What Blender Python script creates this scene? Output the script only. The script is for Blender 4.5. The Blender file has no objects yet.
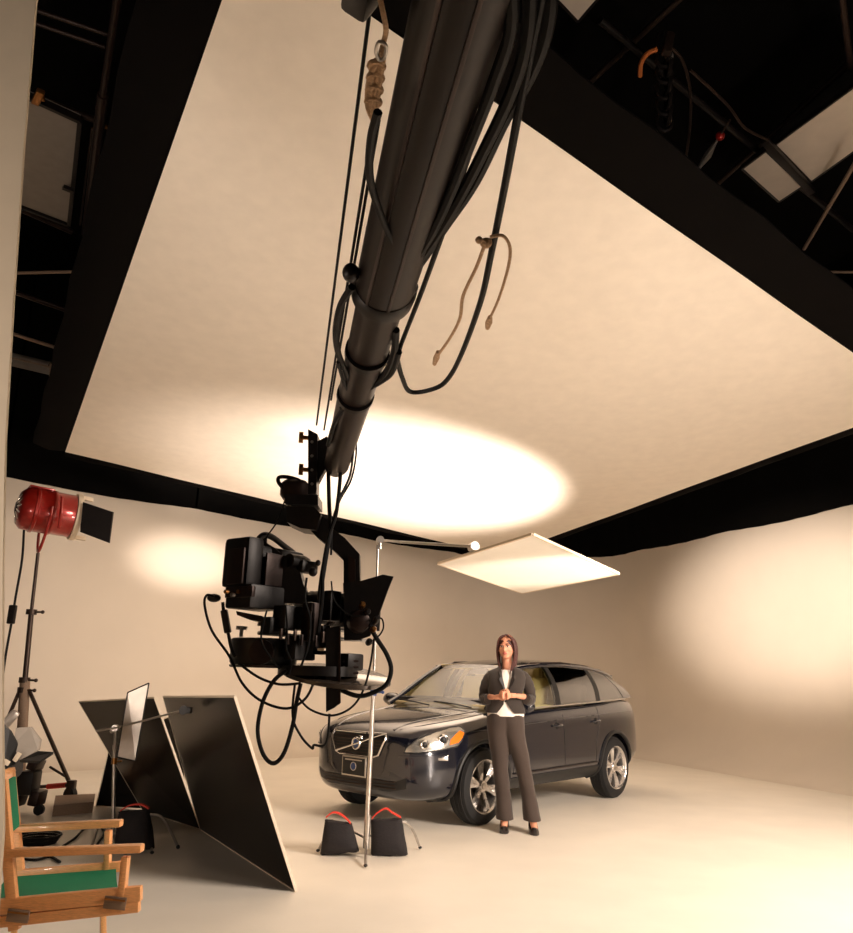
import bpy, bmesh, math, random
from mathutils import Vector, Matrix, Euler
from mathutils.bvhtree import BVHTree
random.seed(7)
SC = bpy.context.scene
COL = SC.collection
PI = math.pi
# ------------------------------------------------------------------ camera
F, PITCH, CH, ROLL = 780.0, 0.26, 1.437, 0.027
cd = bpy.data.cameras.new('camera'); cam = bpy.data.objects.new('camera', cd); COL.objects.link(cam)
cam.location = (0, 0, CH)
cam.rotation_euler = (Matrix.Rotation(PI/2+PITCH, 3, 'X') @ Matrix.Rotation(ROLL, 3, 'Z')).to_euler()
cd.sensor_fit = 'HORIZONTAL'; cd.sensor_width = 36.0; cd.lens = F/853*36; cd.clip_start = 0.02; cd.clip_end = 200
SC.camera = cam
SC.view_settings.view_transform = 'Standard'; SC.view_settings.look = 'None'
SC.view_settings.gamma = 1; SC.view_settings.use_curve_mapping = False
SC.view_settings.exposure = 0.0
w = bpy.data.worlds.new('World'); SC.world = w; w.use_nodes = True
w.node_tree.nodes['Background'].inputs[0].default_value = (0.9, 0.72, 0.55, 1)
w.node_tree.nodes['Background'].inputs[1].default_value = 0.045
# ------------------------------------------------------------------ lights (studio lamps without fixtures, plus added fill spots)
WARM = (1.0, 0.845, 0.725)
def spot(name, loc, aim, power, size, blend=1.0, radius=0.15, color=WARM):
    l = bpy.data.lights.new(name, 'SPOT'); l.energy = power; l.color = color
    l.spot_size = math.radians(size); l.spot_blend = blend; l.shadow_soft_size = radius
    o = bpy.data.objects.new(name, l); COL.objects.link(o); o.location = loc
    o.rotation_euler = (Vector(aim)-Vector(loc)).to_track_quat('-Z', 'Y').to_euler(); return o
def area(name, loc, aim, power, sx, sy, color=WARM):
    l = bpy.data.lights.new(name, 'AREA'); l.energy = power; l.color = color; l.shape = 'RECTANGLE'; l.size = sx; l.size_y = sy
    o = bpy.data.objects.new(name, l); COL.objects.link(o); o.location = loc
    o.rotation_euler = (Vector(aim)-Vector(loc)).to_track_quat('-Z', 'Y').to_euler(); return o
hot_ = spot('uplight_hot', (6.1, 9.4, 0.7), (-0.35, 12.0, 4.5), 17000, 52, 1.0, 0.12); hot_.scale = (1, .42, 1)   # cone flattened by object scale to limit spill on the left wall
spot('uplight_broad', (3.9, 2.2, 0.5), (0.0, 10.0, 4.9), 700, 110, 1.0, 0.3)
spot('uplight_near', (-3.2, 1.0, 0.8), (0.5, 8.0, 5.0), 420, 110, 1.0, 0.3)
wr_ = spot('wall_right_lamp', (-2.4, 7.0, 3.2), (6.35, 13.3, 2.75), 6000, 38, 1.0, 0.3); wr_.scale = (1, .55, 1)
spot('wall_left_lamp', (5.5, 6.5, 3.3), (-4.6, 14.1, 3.25), 7000, 12, 1.0, 0.2).scale = (1, .5, 1)
spot('floor_key', (6.5, 2.5, 4.0), (2.5, 6.5, 0.0), 4600, 100, 1.0, 1.4)
spot('roof_panel_fill', (1.2, -1.5, 2.6), (-2.9, 5.6, 6.5), 260, 16, 1.0, 0.3)  # added spot that lifts the dim ceiling panel, no known lamp behind it
spot('reflector_fill', (4.3, 3.2, 0.5), (0.9, 7.35, 2.55), 4200, 13, .6, 0.1)  # unseen spot added from below to whiten the reflector's underside
# ------------------------------------------------------------------ pixel -> place in the studio
_cp, _sp, _cr, _sr = math.cos(PITCH), math.sin(PITCH), math.cos(ROLL), math.sin(ROLL)
def ray(x, y):
    X, Yy = x-426.5, y-466.5
    a = _cr*X+_sr*Yy; b = -_sr*X+_cr*Yy
    return Vector((a/F, _cp+(b/F)*_sp, _sp-(b/F)*_cp))
def at(x, y, d): r = ray(x, y); return Vector((0, 0, CH))+r*(d/r.y)
def atz(x, y, z=0.0): r = ray(x, y); return Vector((0, 0, CH))+r*((z-CH)/r.z)
# ------------------------------------------------------------------ materials
def lin(c):
    return tuple((v/12.92 if v <= .04045 else ((v+.055)/1.055)**2.4) for v in [x/255 for x in c])
def mat(name, rgb, rough=.5, metal=0, var=.06, scale=30, bump=0, coat=0, sheen=0, spec=.5, trans=0, alpha=1, raw=False, streak=None):
    m = bpy.data.materials.new(name); m.use_nodes = True; nt = m.node_tree; N = nt.nodes; L = nt.links
    p = N['Principled BSDF']; c = rgb if raw else lin(rgb)
    tc = N.new('ShaderNodeTexCoord'); nz = N.new('ShaderNodeTexNoise'); nz.inputs['Scale'].default_value = scale; nz.inputs['Detail'].default_value = 4
    if streak:
        mp = N.new('ShaderNodeMapping'); mp.inputs['Scale'].default_value = streak
        L.new(tc.outputs['Object'], mp.inputs[0]); L.new(mp.outputs[0], nz.inputs['Vector'])
    else: L.new(tc.outputs['Object'], nz.inputs['Vector'])
    cr = N.new('ShaderNodeValToRGB')
    cr.color_ramp.elements[0].position = .3; cr.color_ramp.elements[1].position = .7
    cr.color_ramp.elements[0].color = tuple(v*(1-var) for v in c)+(1,)
    cr.color_ramp.elements[1].color = tuple(min(1, v*(1+var)) for v in c)+(1,)
    L.new(nz.outputs['Fac'], cr.inputs[0]); L.new(cr.outputs[0], p.inputs['Base Color'])
    p.inputs['Roughness'].default_value = rough; p.inputs['Metallic'].default_value = metal
    p.inputs['Specular IOR Level'].default_value = spec
    p.inputs['Coat Weight'].default_value = coat; p.inputs['Coat Roughness'].default_value = .03
    p.inputs['Sheen Weight'].default_value = sheen
    p.inputs['Transmission Weight'].default_value = trans
    p.inputs['Alpha'].default_value = alpha
    if bump:
        b = N.new('ShaderNodeBump'); b.inputs['Strength'].default_value = bump; b.inputs['Distance'].default_value = .01
        L.new(nz.outputs['Fac'], b.inputs['Height']); L.new(b.outputs[0], p.inputs['Normal'])
    return m
def cloth_trans(name, rgb, frac, scale=2.0, var=.03):
    """fabric that lets some light through"""
    m = mat(name, rgb, .9, var=var, scale=scale, spec=.1); nt = m.node_tree; N = nt.nodes; L = nt.links
    t = N.new('ShaderNodeBsdfTranslucent'); t.inputs[0].default_value = lin(rgb)+(1,)
    mx = N.new('ShaderNodeMixShader'); mx.inputs[0].default_value = frac
    L.new(N['Principled BSDF'].outputs[0], mx.inputs[1]); L.new(t.outputs[0], mx.inputs[2])
    L.new(mx.outputs[0], N['Material Output'].inputs[0]); return m
def glass(name, rgb, amount):
    """window glass: mostly see-through tinted film with real gloss"""
    m = bpy.data.materials.new(name); m.use_nodes = True; nt = m.node_tree; N = nt.nodes; L = nt.links
    for n in list(N):
        if n.type != 'OUTPUT_MATERIAL': N.remove(n)
    t = N.new('ShaderNodeBsdfTransparent'); t.inputs[0].default_value = lin(rgb)+(1,)
    g = N.new('ShaderNodeBsdfGlossy'); g.inputs['Roughness'].default_value = .04
    fr = N.new('ShaderNodeFresnel'); fr.inputs[0].default_value = 1.5
    ad = N.new('ShaderNodeMath'); ad.operation = 'ADD'; ad.use_clamp = True; ad.inputs[1].default_value = amount
    mx = N.new('ShaderNodeMixShader'); L.new(fr.outputs[0], ad.inputs[0]); L.new(ad.outputs[0], mx.inputs[0])
    L.new(t.outputs[0], mx.inputs[1]); L.new(g.outputs[0], mx.inputs[2]); L.new(mx.outputs[0], N['Material Output'].inputs[0]); return m
M = dict(
 cyc=mat('cyclorama_paint', (222, 210, 194), .55, var=.025, scale=1.2, spec=.25),
 floor=mat('studio_floor_paint', (236, 227, 212), .42, var=.04, scale=1.6, spec=.3, bump=.02),
 black=mat('black_drape', (6, 5, 4), .95, var=.25, scale=3, spec=.1),
 border=mat('black_border_cloth', (8, 6, 5), .9, var=.2, scale=4, spec=.06),
 silk=cloth_trans('white_silk', (240, 230, 216), .04, 6),
 bounce=cloth_trans('diffusion_cloth', (250, 246, 238), .55, 12),
 white=mat('white_paint', (230, 212, 186), .6, var=.03, scale=10),
 paint=mat('car_paint', (0.007, 0.008, 0.015), .2, metal=.2, var=.08, scale=300, coat=1, raw=True),
 plastic=mat('black_plastic', (18, 17, 17), .5, var=.15, scale=60),
 rubber=mat('tyre_rubber', (15, 14, 14), .75, var=.15, scale=90, bump=.1),
 alloy=mat('alloy', (205, 200, 195), .25, metal=.85, var=.04, scale=40),
 chrome=mat('chrome', (215, 212, 208), .15, metal=1, var=.02, scale=40),
 cream=mat('cream_leather', (226, 208, 160), .5, var=.05, scale=60, bump=.1),
 glass=glass('clear_glass', (235, 240, 228), .09), tint=glass('tinted_glass', (70, 62, 54), .20),
 lens=glass('lens_glass', (245, 246, 245), .04),
 lampwhite=mat('headlamp_reflector', (176, 172, 164), .22, metal=.75, var=.05, scale=30),
 amber=mat('amber_lens', (235, 120, 30), .25, var=.05, scale=30, coat=.5),
 blue=mat('emblem_blue', (50, 75, 130), .4), red=mat('red_webbing', (205, 52, 34), .7, var=.12, scale=80),
 redlamp=mat('red_lamp_enamel', (150, 28, 20), .28, metal=.35, var=.12, scale=20, coat=.6),
 steel=mat('stand_steel', (185, 178, 170), .3, metal=.85, var=.06, scale=50),
 darksteel=mat('dark_steel', (62, 48, 40), .4, metal=.6, var=.15, scale=40),
 rig=mat('rig_black', (22, 16, 14), .42, metal=.25, var=.25, scale=40, bump=.05),
 rigbrown=mat('rig_anodised', (44, 29, 23), .38, metal=.5, var=.2, scale=30),
 crane=mat('crane_tube_paint', (28, 17, 12), .42, metal=.1, spec=.35, var=.2, scale=5, streak=(9, 9, 1)),
 cable=mat('cable_black', (9, 7, 7), .55, spec=.25, var=.15, scale=70),
 rope=mat('sash_rope', (205, 168, 132), .9, var=.2, scale=160, bump=.5),
 brass=mat('brass', (160, 110, 60), .35, metal=.9, var=.1, scale=60),
 lensglass=mat('lens_grey', (84, 72, 62), .2, metal=.3, var=.05, scale=10, coat=.5),
 gloss=mat('gloss_black_board', (9, 7, 6), .24, var=.2, scale=3, spec=.28),
 edge=mat('foam_edge', (214, 200, 180), .8, var=.05, scale=40),
 silver=mat('silver_flag', (190, 180, 170), .35, metal=.5, var=.06, scale=20),
 sand=mat('sandbag_cloth', (24, 18, 19), .85, var=.25, scale=60, bump=.25),
 wood=mat('varnished_wood', (242, 172, 112), .42, var=.16, scale=14, streak=(3, 30, 30), coat=.25, bump=.03),
 green=mat('green_canvas', (0, 140, 98), .85, var=.10, scale=120, bump=.25),
 brownwood=mat('worn_plank', (140, 116, 96), .7, var=.15, scale=8, streak=(2, 20, 20)),
 jacket=mat('jacket_wool', (46, 37, 31), .85, var=.12, scale=220, bump=.15, sheen=.2),
 lapel=mat('lapel_satin', (34, 27, 24), .55, var=.1, scale=100),
 trouser=mat('trouser_wool', (56, 43, 35), .85, var=.12, scale=220, bump=.15, sheen=.2),
 blouse=mat('white_blouse', (240, 230, 220), .7, var=.04, scale=60),
 skin=mat('skin', (214, 150, 120), .5, var=.05, scale=30), lips=mat('lips', (170, 70, 62), .4),
 hair=mat('auburn_hair', (68, 24, 14), .42, var=.35, scale=60, streak=(60, 60, 4), bump=.3),
 eye=mat('eye_white', (225, 215, 205), .3), iris=mat('iris', (50, 34, 24), .3),
 shoe=mat('shoe_leather', (22, 14, 13), .3, var=.1, coat=.4),
 panel=mat('light_panel_white', (205, 190, 172), .7, var=.05, scale=4),
 orange=mat('orange_cable', (200, 110, 50), .6), greypan=mat('grey_gel', (150, 140, 128), .6, var=.06, scale=8),
)
# ------------------------------------------------------------------ mesh building
def rootinv(p):
    m = Matrix.Identity(4)
    while p is not None: m = p.matrix_basis @ m; p = p.parent
    return m.inverted()
class MB:
    def __init__(s): s.v = []; s.f = []
    def add(s, vs, fs):
        o = len(s.v); s.v += [Vector(v) for v in vs]; s.f += [tuple(i+o for i in f) for f in fs]; return s
    def box(s, c, size, rot=None, bev=0):
        bm = bmesh.new(); bmesh.ops.create_cube(bm, size=1)
        for v in bm.verts: v.co = Vector((v.co.x*size[0], v.co.y*size[1], v.co.z*size[2]))
        if bev: bmesh.ops.bevel(bm, geom=bm.edges[:], offset=bev, segments=2, affect='EDGES', profile=.6)
        R = rot if isinstance(rot, Matrix) else (Euler(rot).to_matrix() if rot else Matrix.Identity(3))
        bm.verts.index_update()
        s.add([R @ v.co+Vector(c) for v in bm.verts], [[v.index for v in f.verts] for f in bm.faces]); bm.free(); return s
    def beam(s, a, b, wd, hg, up=(0, 0, 1), bev=0):
        a, b = Vector(a), Vector(b); d = (b-a); L = d.length; x = d.normalized(); u = Vector(up)
        if abs(x.dot(u)) > .98: u = Vector((0, 1, 0))
        y = u.cross(x).normalized(); z = x.cross(y)
        R = Matrix((x, y, z)).transposed()
        return s.box((a+b)/2, (L, wd, hg), R, bev)
    def tube(s, pts, r, n=8, cap=True, smooth=0):
        pts = [Vector(p) for p in pts]
        if smooth and len(pts) > 2: pts = catmull(pts, smooth)
        rs = r if isinstance(r, (list, tuple)) else None
        k = len(pts); prev = None; vs = []
        for i, p in enumerate(pts):
            t = (pts[min(i+1, k-1)]-pts[max(i-1, 0)]).normalized()
            if prev is None:
                a = Vector((0, 0, 1)) if abs(t.z) < .9 else Vector((1, 0, 0)); nrm = t.cross(a).normalized()
            else: nrm = (prev-t*prev.dot(t)).normalized()
            prev = nrm; bn = t.cross(nrm)
            rr = r if rs is None else (rs[i] if len(rs) == k else rs[0]+(rs[-1]-rs[0])*i/(k-1))
            for j in range(n):
                an = 2*PI*j/n; vs.append(p+(nrm*math.cos(an)+bn*math.sin(an))*rr)
        fs = [(i*n+j, i*n+(j+1) % n, (i+1)*n+(j+1) % n, (i+1)*n+j) for i in range(k-1) for j in range(n)]
        if cap: fs += [tuple(range(n))[::-1], tuple((k-1)*n+j for j in range(n))]
        return s.add(vs, fs)
    def lathe(s, prof, axis_o, axis_d, n=32, close=False):
        """prof: list of (distance along the axis, radius)"""
        d = Vector(axis_d).normalized(); a = Vector((0, 0, 1)) if abs(d.z) < .9 else Vector((1, 0, 0))
        u = d.cross(a).normalized(); v = d.cross(u); o = Vector(axis_o); vs = []
        for (t, r) in prof:
            for j in range(n):
                an = 2*PI*j/n; vs.append(o+d*t+(u*math.cos(an)+v*math.sin(an))*max(r, 1e-4))
        k = len(prof)
        fs = [(i*n+j, (i+1)*n+j, (i+1)*n+(j+1) % n, i*n+(j+1) % n) for i in range(k-1) for j in range(n)]
        if close: fs += [((k-1)*n+j, j, (j+1) % n, (k-1)*n+(j+1) % n) for j in range(n)]
        else: fs += [tuple(range(n)), tuple((k-1)*n+j for j in range(n))[::-1]]
        return s.add(vs, fs)
    def prism(s, pts, off):
        pts = [Vector(p) for p in pts]; n = len(pts); off = Vector(off)
        return s.add(pts+[p+off for p in pts], [tuple(range(n)), tuple(range(n, 2*n))[::-1]]+[(i, n+i, n+(i+1) % n, (i+1) % n) for i in range(n)])
    def ball(s, c, r, n=12):
        r = r if isinstance(r, (tuple, list)) else (r, r, r); c = Vector(c)
        bm = bmesh.new(); bmesh.ops.create_uvsphere(bm, u_segments=n*2, v_segments=n, radius=1); bm.verts.index_update()
        s.add([Vector((v.co.x*r[0], v.co.y*r[1], v.co.z*r[2]))+c for v in bm.verts], [[v.index for v in f.verts] for f in bm.faces]); bm.free(); return s
    def grid(s, rows):
        m = len(rows[0]); vs = [v for r in rows for v in r]
        return s.add(vs, [(i*m+j, i*m+j+1, (i+1)*m+j+1, (i+1)*m+j) for i in range(len(rows)-1) for j in range(m-1)])
    def build(s, name, m, parent=None, smooth=True, local=False, angle=40):
        me = bpy.data.meshes.new(name)
        vs = s.v
        if parent is not None and not local:
            inv = rootinv(parent); vs = [inv @ v for v in vs]
        me.from_pydata([tuple(v) for v in vs], [], [tuple(f) for f in s.f]); me.update()
        bm = bmesh.new(); bm.from_mesh(me); bmesh.ops.recalc_face_normals(bm, faces=bm.faces[:])
        if smooth:
            for f in bm.faces: f.smooth = True
            for e in bm.edges:
                if len(e.link_faces) == 2 and e.calc_face_angle(0) > math.radians(angle): e.smooth = False
        bm.to_mesh(me); bm.free()
        me.materials.append(m)
        o = bpy.data.objects.new(name, me); COL.objects.link(o)
        if parent is not None: o.parent = parent
        return o
def catmull(p, n):
    out = []; P = [p[0]]+list(p)+[p[-1]]
    for i in range(1, len(P)-2):
        for k in range(n):
            t = k/n
            out.append(.5*((2*P[i])+(P[i+1]-P[i-1])*t+(2*P[i-1]-5*P[i]+4*P[i+1]-P[i+2])*t*t+(3*P[i]-P[i-1]-3*P[i+1]+P[i+2])*t**3))
    out.append(p[-1]); return out
def tag(o, label=None, cat=None, group=None, kind=None):
    if label: o['label'] = label
    if cat: o['category'] = cat
    if group: o['group'] = group
    if kind: o['kind'] = kind
    return o
def thing(name, label, cat, loc, rz=0, group=None):
    o = bpy.data.objects.new(name, None); COL.objects.link(o); o.location = loc; o.rotation_euler = (0, 0, rz)
    o.empty_display_size = .1
    return tag(o, label, cat, group)
def copy_tree(o, parent=None):
    c = o.copy(); COL.objects.link(c)
    if parent is not None: c.parent = parent
    for ch in list(o.children): copy_tree(ch, c)
    return c
def apply_mods(o):
    dg = bpy.context.evaluated_depsgraph_get(); dg.update()
    me = bpy.data.meshes.new_from_object(o.evaluated_get(dg)); old = o.data; o.modifiers.clear(); o.data = me
    me.name = o.name
    for p in me.polygons: p.use_smooth = True
    return o
def frames(pa): # pixel path with distances -> points
    return [at(*p) for p in pa]

# ================================================================== SETTING
H = 4.2
WL0 = atz(0, 476, H); WC = atz(552, 569, H); WR0 = atz(853, 504.6, H)
c2 = lambda v: Vector((v.x, v.y, 0))
WL0, WC, WR0 = c2(WL0), c2(WC), c2(WR0)
dl = (WL0-WC).normalized(); dr = (WR0-WC).normalized()
RC = 2.6
half = math.acos(max(-1, min(1, dl.dot(dr))))/2; tl = RC/math.tan(half)
A0 = WC+dl*tl; B0 = WC+dr*tl; cen = WC+(dl+dr).normalized()*(RC/math.sin(half))
def plan():
    left = [(WC+dl*t, None) for t in (16.5, 13, 10, 7, 5)]+[(A0, None)]
    a0 = math.atan2(*(A0-cen).yx); a1 = math.atan2(*(B0-cen).yx)
    d = (a1-a0+PI) % (2*PI)-PI
    arc = [(cen+Vector((math.cos(a0+d*k/14), math.sin(a0+d*k/14), 0))*RC, None) for k in range(15)]
    right = [(B0, None)]+[(WC+dr*t, None) for t in (5, 7, 10, 13, 17)]
    return [p[0] for p in left], [p[0] for p in arc], [p[0] for p in right]
PL, PA, PR = plan()
def inward(i, seg):
    if seg is PL: n = Vector((-dl.y, dl.x, 0)); n = n if n.dot(cen-A0) > 0 else -n; return n
    if seg is PR: n = Vector((-dr.y, dr.x, 0)); n = n if n.dot(cen-B0) > 0 else -n; return n
    return (cen-seg[i]).normalized()
RV = 1.15
prof = [(RV*(1-math.sin(a)), RV*(1-math.cos(a))) for a in [k*PI/2/10 for k in range(11)]]+[(0, 2.0), (0, 3.2), (0, H)]
def sweep(seg, name):
    mb = MB(); rows = []
    for i, p in enumerate(seg):
        n = inward(i, seg); rows.append([p+n*a+Vector((0, 0, b+.001)) for a, b in prof])
    mb.grid(rows)
    # give it thickness outward
    mb.grid([[p-inward(i, seg)*.12+Vector((0, 0, z)) for z in (0, H)] for i, p in enumerate(seg)])
    mb.grid([[p+Vector((0, 0, H)), p-inward(i, seg)*.12+Vector((0, 0, H))] for i, p in enumerate(seg)])
    return tag(mb.build(name, M['cyc']), kind='structure')
sweep(PL, 'wall_left'); sweep(PA, 'wall_back'); sweep(PR, 'wall_right')
fl = MB(); fl.box((0, 8, -.06), (26, 34, .12)); tag(fl.build('floor', M['floor'], smooth=False), kind='structure')
ce = MB(); ce.box((0, 8, 8.55), (26, 34, .1)); tag(ce.build('ceiling', M['black'], smooth=False), kind='structure')
# black blackout walls above / behind the cyclorama
for nm, seg in (('wall_upper_left', PL), ('wall_upper_back', PA), ('wall_upper_right', PR)):
    mb = MB(); mb.grid([[p-inward(i, seg)*.16+Vector((0, 0, z)) for z in (0, H, 8.5)] for i, p in enumerate(seg)])
    mb.grid([[p-inward(i, seg)*.22+Vector((0, 0, z)) for z in (0, H, 8.5)] for i, p in enumerate(seg)])
    tag(mb.build(nm, M['black']), kind='structure')
# black drape lengths hanging over the wall top
allp = PL[::-1][::-1]
def along(seg, s):
    acc = 0
    for i in range(len(seg)-1):
        L = (seg[i+1]-seg[i]).length
        if s <= acc+L: return seg[i].lerp(seg[i+1], (s-acc)/L), inward(i, seg)
        acc += L
    return seg[-1], inward(len(seg)-1, seg)
def seglen(seg): return sum((seg[i+1]-seg[i]).length for i in range(len(seg)-1))
for seg, lab, wdt in ((PL, 'black blackout drape hanging above the left cyclorama wall', 3.0), (PR, 'black blackout drape with scalloped lower edge above the right cyclorama wall', 2.7), (PA, 'black blackout drape above the rounded back corner of the cyclorama', 1.6)):
    t = thing('blackout_drape', lab, 'drape', seg[len(seg)//2]+Vector((0, 0, H)), 0, None)
    Ls = seglen(seg); n = max(1, round(Ls/wdt))
    for k in range(n):
        a, b = Ls*k/n, Ls*(k+1)/n; rows = []; rows2 = []
        m = 14
        for i in range(m+1):
            u = .004+.992*i/m; p, nn = along(seg, a+(b-a)*u)
            sag = -.045*math.sin(PI*u)
            wav = .05+.02*math.sin(u*30+k)
            rows.append([p+nn*wav+Vector((0, 0, z)) for z in (H+sag, H+.5, H+1.6, H+3.6)])
            rows2.append([p+nn*(wav-.02)+Vector((0, 0, z)) for z in (H+sag, H+.5, H+1.6, H+3.6)])
        mb = MB(); mb.grid(rows); mb.grid(rows2); mb.grid([[r[0], q[0]] for r, q in zip(rows, rows2)])
        mb.build('drape_panel', M['black'], t)
# foreground white flat at the frame's left edge
pf = [at(60, -90, 2.2), at(36, 0, 2.2), at(24, 140, 2.2), at(13, 300, 2.2), at(5, 440, 2.2), at(2.5, 560, 2.2), at(2, 700, 2.2), at(3, 830, 2.2), at(3, 1080, 2.2)]
pf[-1].z = 0.0
q = [Vector((-2.6, 2.2, 0)), Vector((-2.6, 2.2, pf[0].z))]
fl = MB(); fl.prism(pf+q, (0, .012, 0)); 
fl.build('white_flat', M['white'], smooth=False)
tag(bpy.data.objects['white_flat'], 'tall cream white flat standing upright at the left edge of the picture', 'flat')

# ================================================================== OVERHEAD SILK
O = Vector((0, 0, CH)); KS = .85
SA, SB, SCn, SD = [O+(Vector(v)-O)*KS for v in ((-6.28, 13.07, 5.0), (1.91, 19.49, 4.35), (6.96, 10.33, 5.32), (-1.23, 3.91, 5.97))]
e1 = (SB-SA).normalized(); e2 = (SD-SA).normalized(); up = e1.cross(e2).normalized()
if up.z < 0: up = -up
silk = thing('overhead_silk', 'huge white silk sheet on a black edged frame hung over the car', 'silk', (SA+SB+SCn+SD)/4)
nu, nv = 44, 44; rows = []
for i in range(nu+1):
    r = []
    for j in range(nv+1):
        u, v = i/nu, j/nv
        p = SA.lerp(SB, u).lerp(SD.lerp(SCn, u), v)
        sg = 16*u*(1-u)*v*(1-v)
        p = p-up*(.14*sg)
        # the low far corner is pulled in round
        k = max(0, u-.86)/.14*max(0, .14-v)/.14
        p = p+(SD-SB).normalized()*0.0+(SA.lerp(SCn, .5)-SB).normalized()*(.75*k*k)
        p = p+up*(.004*math.sin(23*u+3*math.sin(7*v)))
        r.append(p)
    rows.append(r)
mb = MB(); mb.grid(rows); mb.build('silk_sheet', M['silk'], silk)
def strip(a, b, out, wd, nm):
    a, b, out = Vector(a), Vector(b), Vector(out); m = MB(); R = []; R2 = []
    for i in range(25):
        p = a.lerp(b, i/24); s = .03*math.sin(i*1.7)
        R.append([p+up*.01, p+out*wd*.5-up*(.03+s*.5), p+out*wd*(1+s)+up*.02])
        R2.append([x+up*.02 for x in R[-1]])
    m.grid(R); m.grid(R2); m.grid([[x[2], y[2]] for x, y in zip(R, R2)]); m.grid([[x[0], y[0]] for x, y in zip(R, R2)])
    return m.build(nm, M['border'], silk)
strip(SD-e1*.0, SCn, -((SA-SD).normalized()), .52, 'black_border')
strip(SA, SD-e2*-.5, -e1, .45, 'black_border')
strip(SA, SB, -e2, .22, 'black_border')
strip(SB, SCn, e1, .25, 'black_border')
for a, b in ((SA, SB), (SB, SCn), (SCn, SD), (SD, SA)):
    m = MB(); m.tube([a+up*.07, b+up*.07], .03, 10); m.build('frame_pipe', M['rig'], silk)
for a in (SA, SCn, SD, SB):
    m = MB(); m.tube([a+up*.05, Vector((a.x, a.y, 8.5))], .006, 6); m.build('suspension_wire', M['rig'], silk)
# ================================================================== CAR  (x forward, y left, z up; origin on the ground below the front axle)
CAR = thing('sport_utility_car', 'dark navy blue sport utility car parked on the white studio floor', 'car', (-.018, 9.017, 0), -2.288)
def lb(mb, name, m, parent=CAR, **k): return mb.build(name, m, parent, local=True, **k)
ST = [ # x, zb, yb, zm, ym, zs, ys, zc, yc, zt
 (.915, .46,.30, .54,.42, .66,.44, .76,.40, .79),
 (.88, .31,.48, .45,.57, .68,.63, .84,.54, .87),
 (.78, .24,.63, .46,.745, .72,.745, .90,.64, .935),
 (.58, .22,.74, .49,.865, .79,.86, .95,.70, .985),
 (.30, .22,.78, .52,.905, .85,.895, .985,.73, 1.03),
 (.0, .24,.79, .54,.925, .88,.91, 1.02,.75, 1.07),
 (-.30, .24,.80, .55,.93, .91,.912, 1.06,.77, 1.10),
 (-.60, .24,.80, .55,.935, .93,.915, 1.085,.83, 1.10),
 (-1.0, .24,.80, .55,.935, .95,.92, 1.095,.845, 1.10),
 (-1.5, .24,.80, .55,.94, .97,.925, 1.11,.85, 1.11),
 (-2.0, .24,.80, .55,.94, .985,.928, 1.125,.85, 1.125),
 (-2.4, .24,.80, .55,.945, 1.0,.932, 1.145,.85, 1.145),
 (-2.8, .25,.80, .55,.945, 1.02,.93, 1.17,.845, 1.17),
 (-3.2, .28,.78, .55,.925, 1.03,.905, 1.185,.82, 1.185),
 (-3.48, .34,.74, .56,.875, 1.01,.86, 1.17,.78, 1.17),
 (-3.62, .40,.66, .58,.80, .97,.78, 1.12,.70, 1.12),
 (-3.68, .48,.52, .62,.64, .92,.62, 1.02,.55, 1.03)]
def section(s):
    x, zb, yb, zm, ym, zs, ys, zc, yc, zt = s
    hf = [(0, zb), (yb*.6, zb), (yb, zb+.02), (ym*.985, zb+.13), (ym, zm), (ym*.99, (zm+zs)/2+.01), (ys, zs), ((ys*.55+yc*.45), zs*.35+zc*.65), (yc, zc), (yc*.6, zc*.3+zt*.7), (0, zt)]
    return [Vector((x, y, z)) for y, z in hf]+[Vector((x, -y, z)) for y, z in hf[-2:0:-1]]
bm = bmesh.new(); rings = [[bm.verts.new(p) for p in section(s)] for s in ST]; nR = len(rings[0])
for i in range(len(rings)-1):
    for j in range(nR): bm.faces.new((rings[i][j], rings[i+1][j], rings[i+1][(j+1) % nR], rings[i][(j+1) % nR]))
for r in (rings[0], rings[-1]):      # end caps as quads across the car
    h = nR//2
    for k in range(h):
        a, b = r[k], r[k+1]; c, d = r[(nR-k-1) % nR], r[(nR-k) % nR]
        vs = []
        for q in (a, b, c, d):
            if q not in vs: vs.append(q)
        if len(vs) > 2: bm.faces.new(vs)
bmesh.ops.recalc_face_normals(bm, faces=bm.faces[:])
me = bpy.data.meshes.new('body'); bm.to_mesh(me); bm.free(); me.materials.append(M['paint'])
body = bpy.data.objects.new('body', me); COL.objects.link(body)
sm = body.modifiers.new('s', 'SUBSURF'); sm.levels = 3; sm.render_levels = 3
apply_mods(body)
# wheel arches cut through the finished skin
WF, WRr, RW = (0.0, .36), (-2.774, .36), .365
cut = MB()
for cx, cz in (WF, WRr):
    for sgn in (-1, 1):
        cut.lathe([(0, .415), (.42, .415)], (cx, sgn*.60, cz), (0, sgn, 0), 48)
cutter = cut.build('cutter', M['plastic'])
bo = body.modifiers.new('b', 'BOOLEAN'); bo.object = cutter; bo.operation = 'DIFFERENCE'; bo.solver = 'EXACT'
apply_mods(body); bpy.data.objects.remove(cutter)
body.parent = CAR
bb = bmesh.new(); bb.from_mesh(body.data)
bb.normal_update()
for e in bb.edges:
    if len(e.link_faces) == 2 and e.calc_face_angle(0) > math.radians(50): e.smooth = False
bb.to_mesh(body.data); BV = BVHTree.FromBMesh(bb)
def hit(o, d, off=.004):
    r = BV.ray_cast(Vector(o), Vector(d).normalized(), 6)
    if r[0] is None: return None
    return r[0]+r[1]*off if r[1].dot(Vector(d)) < 0 else r[0]-r[1]*off
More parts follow.
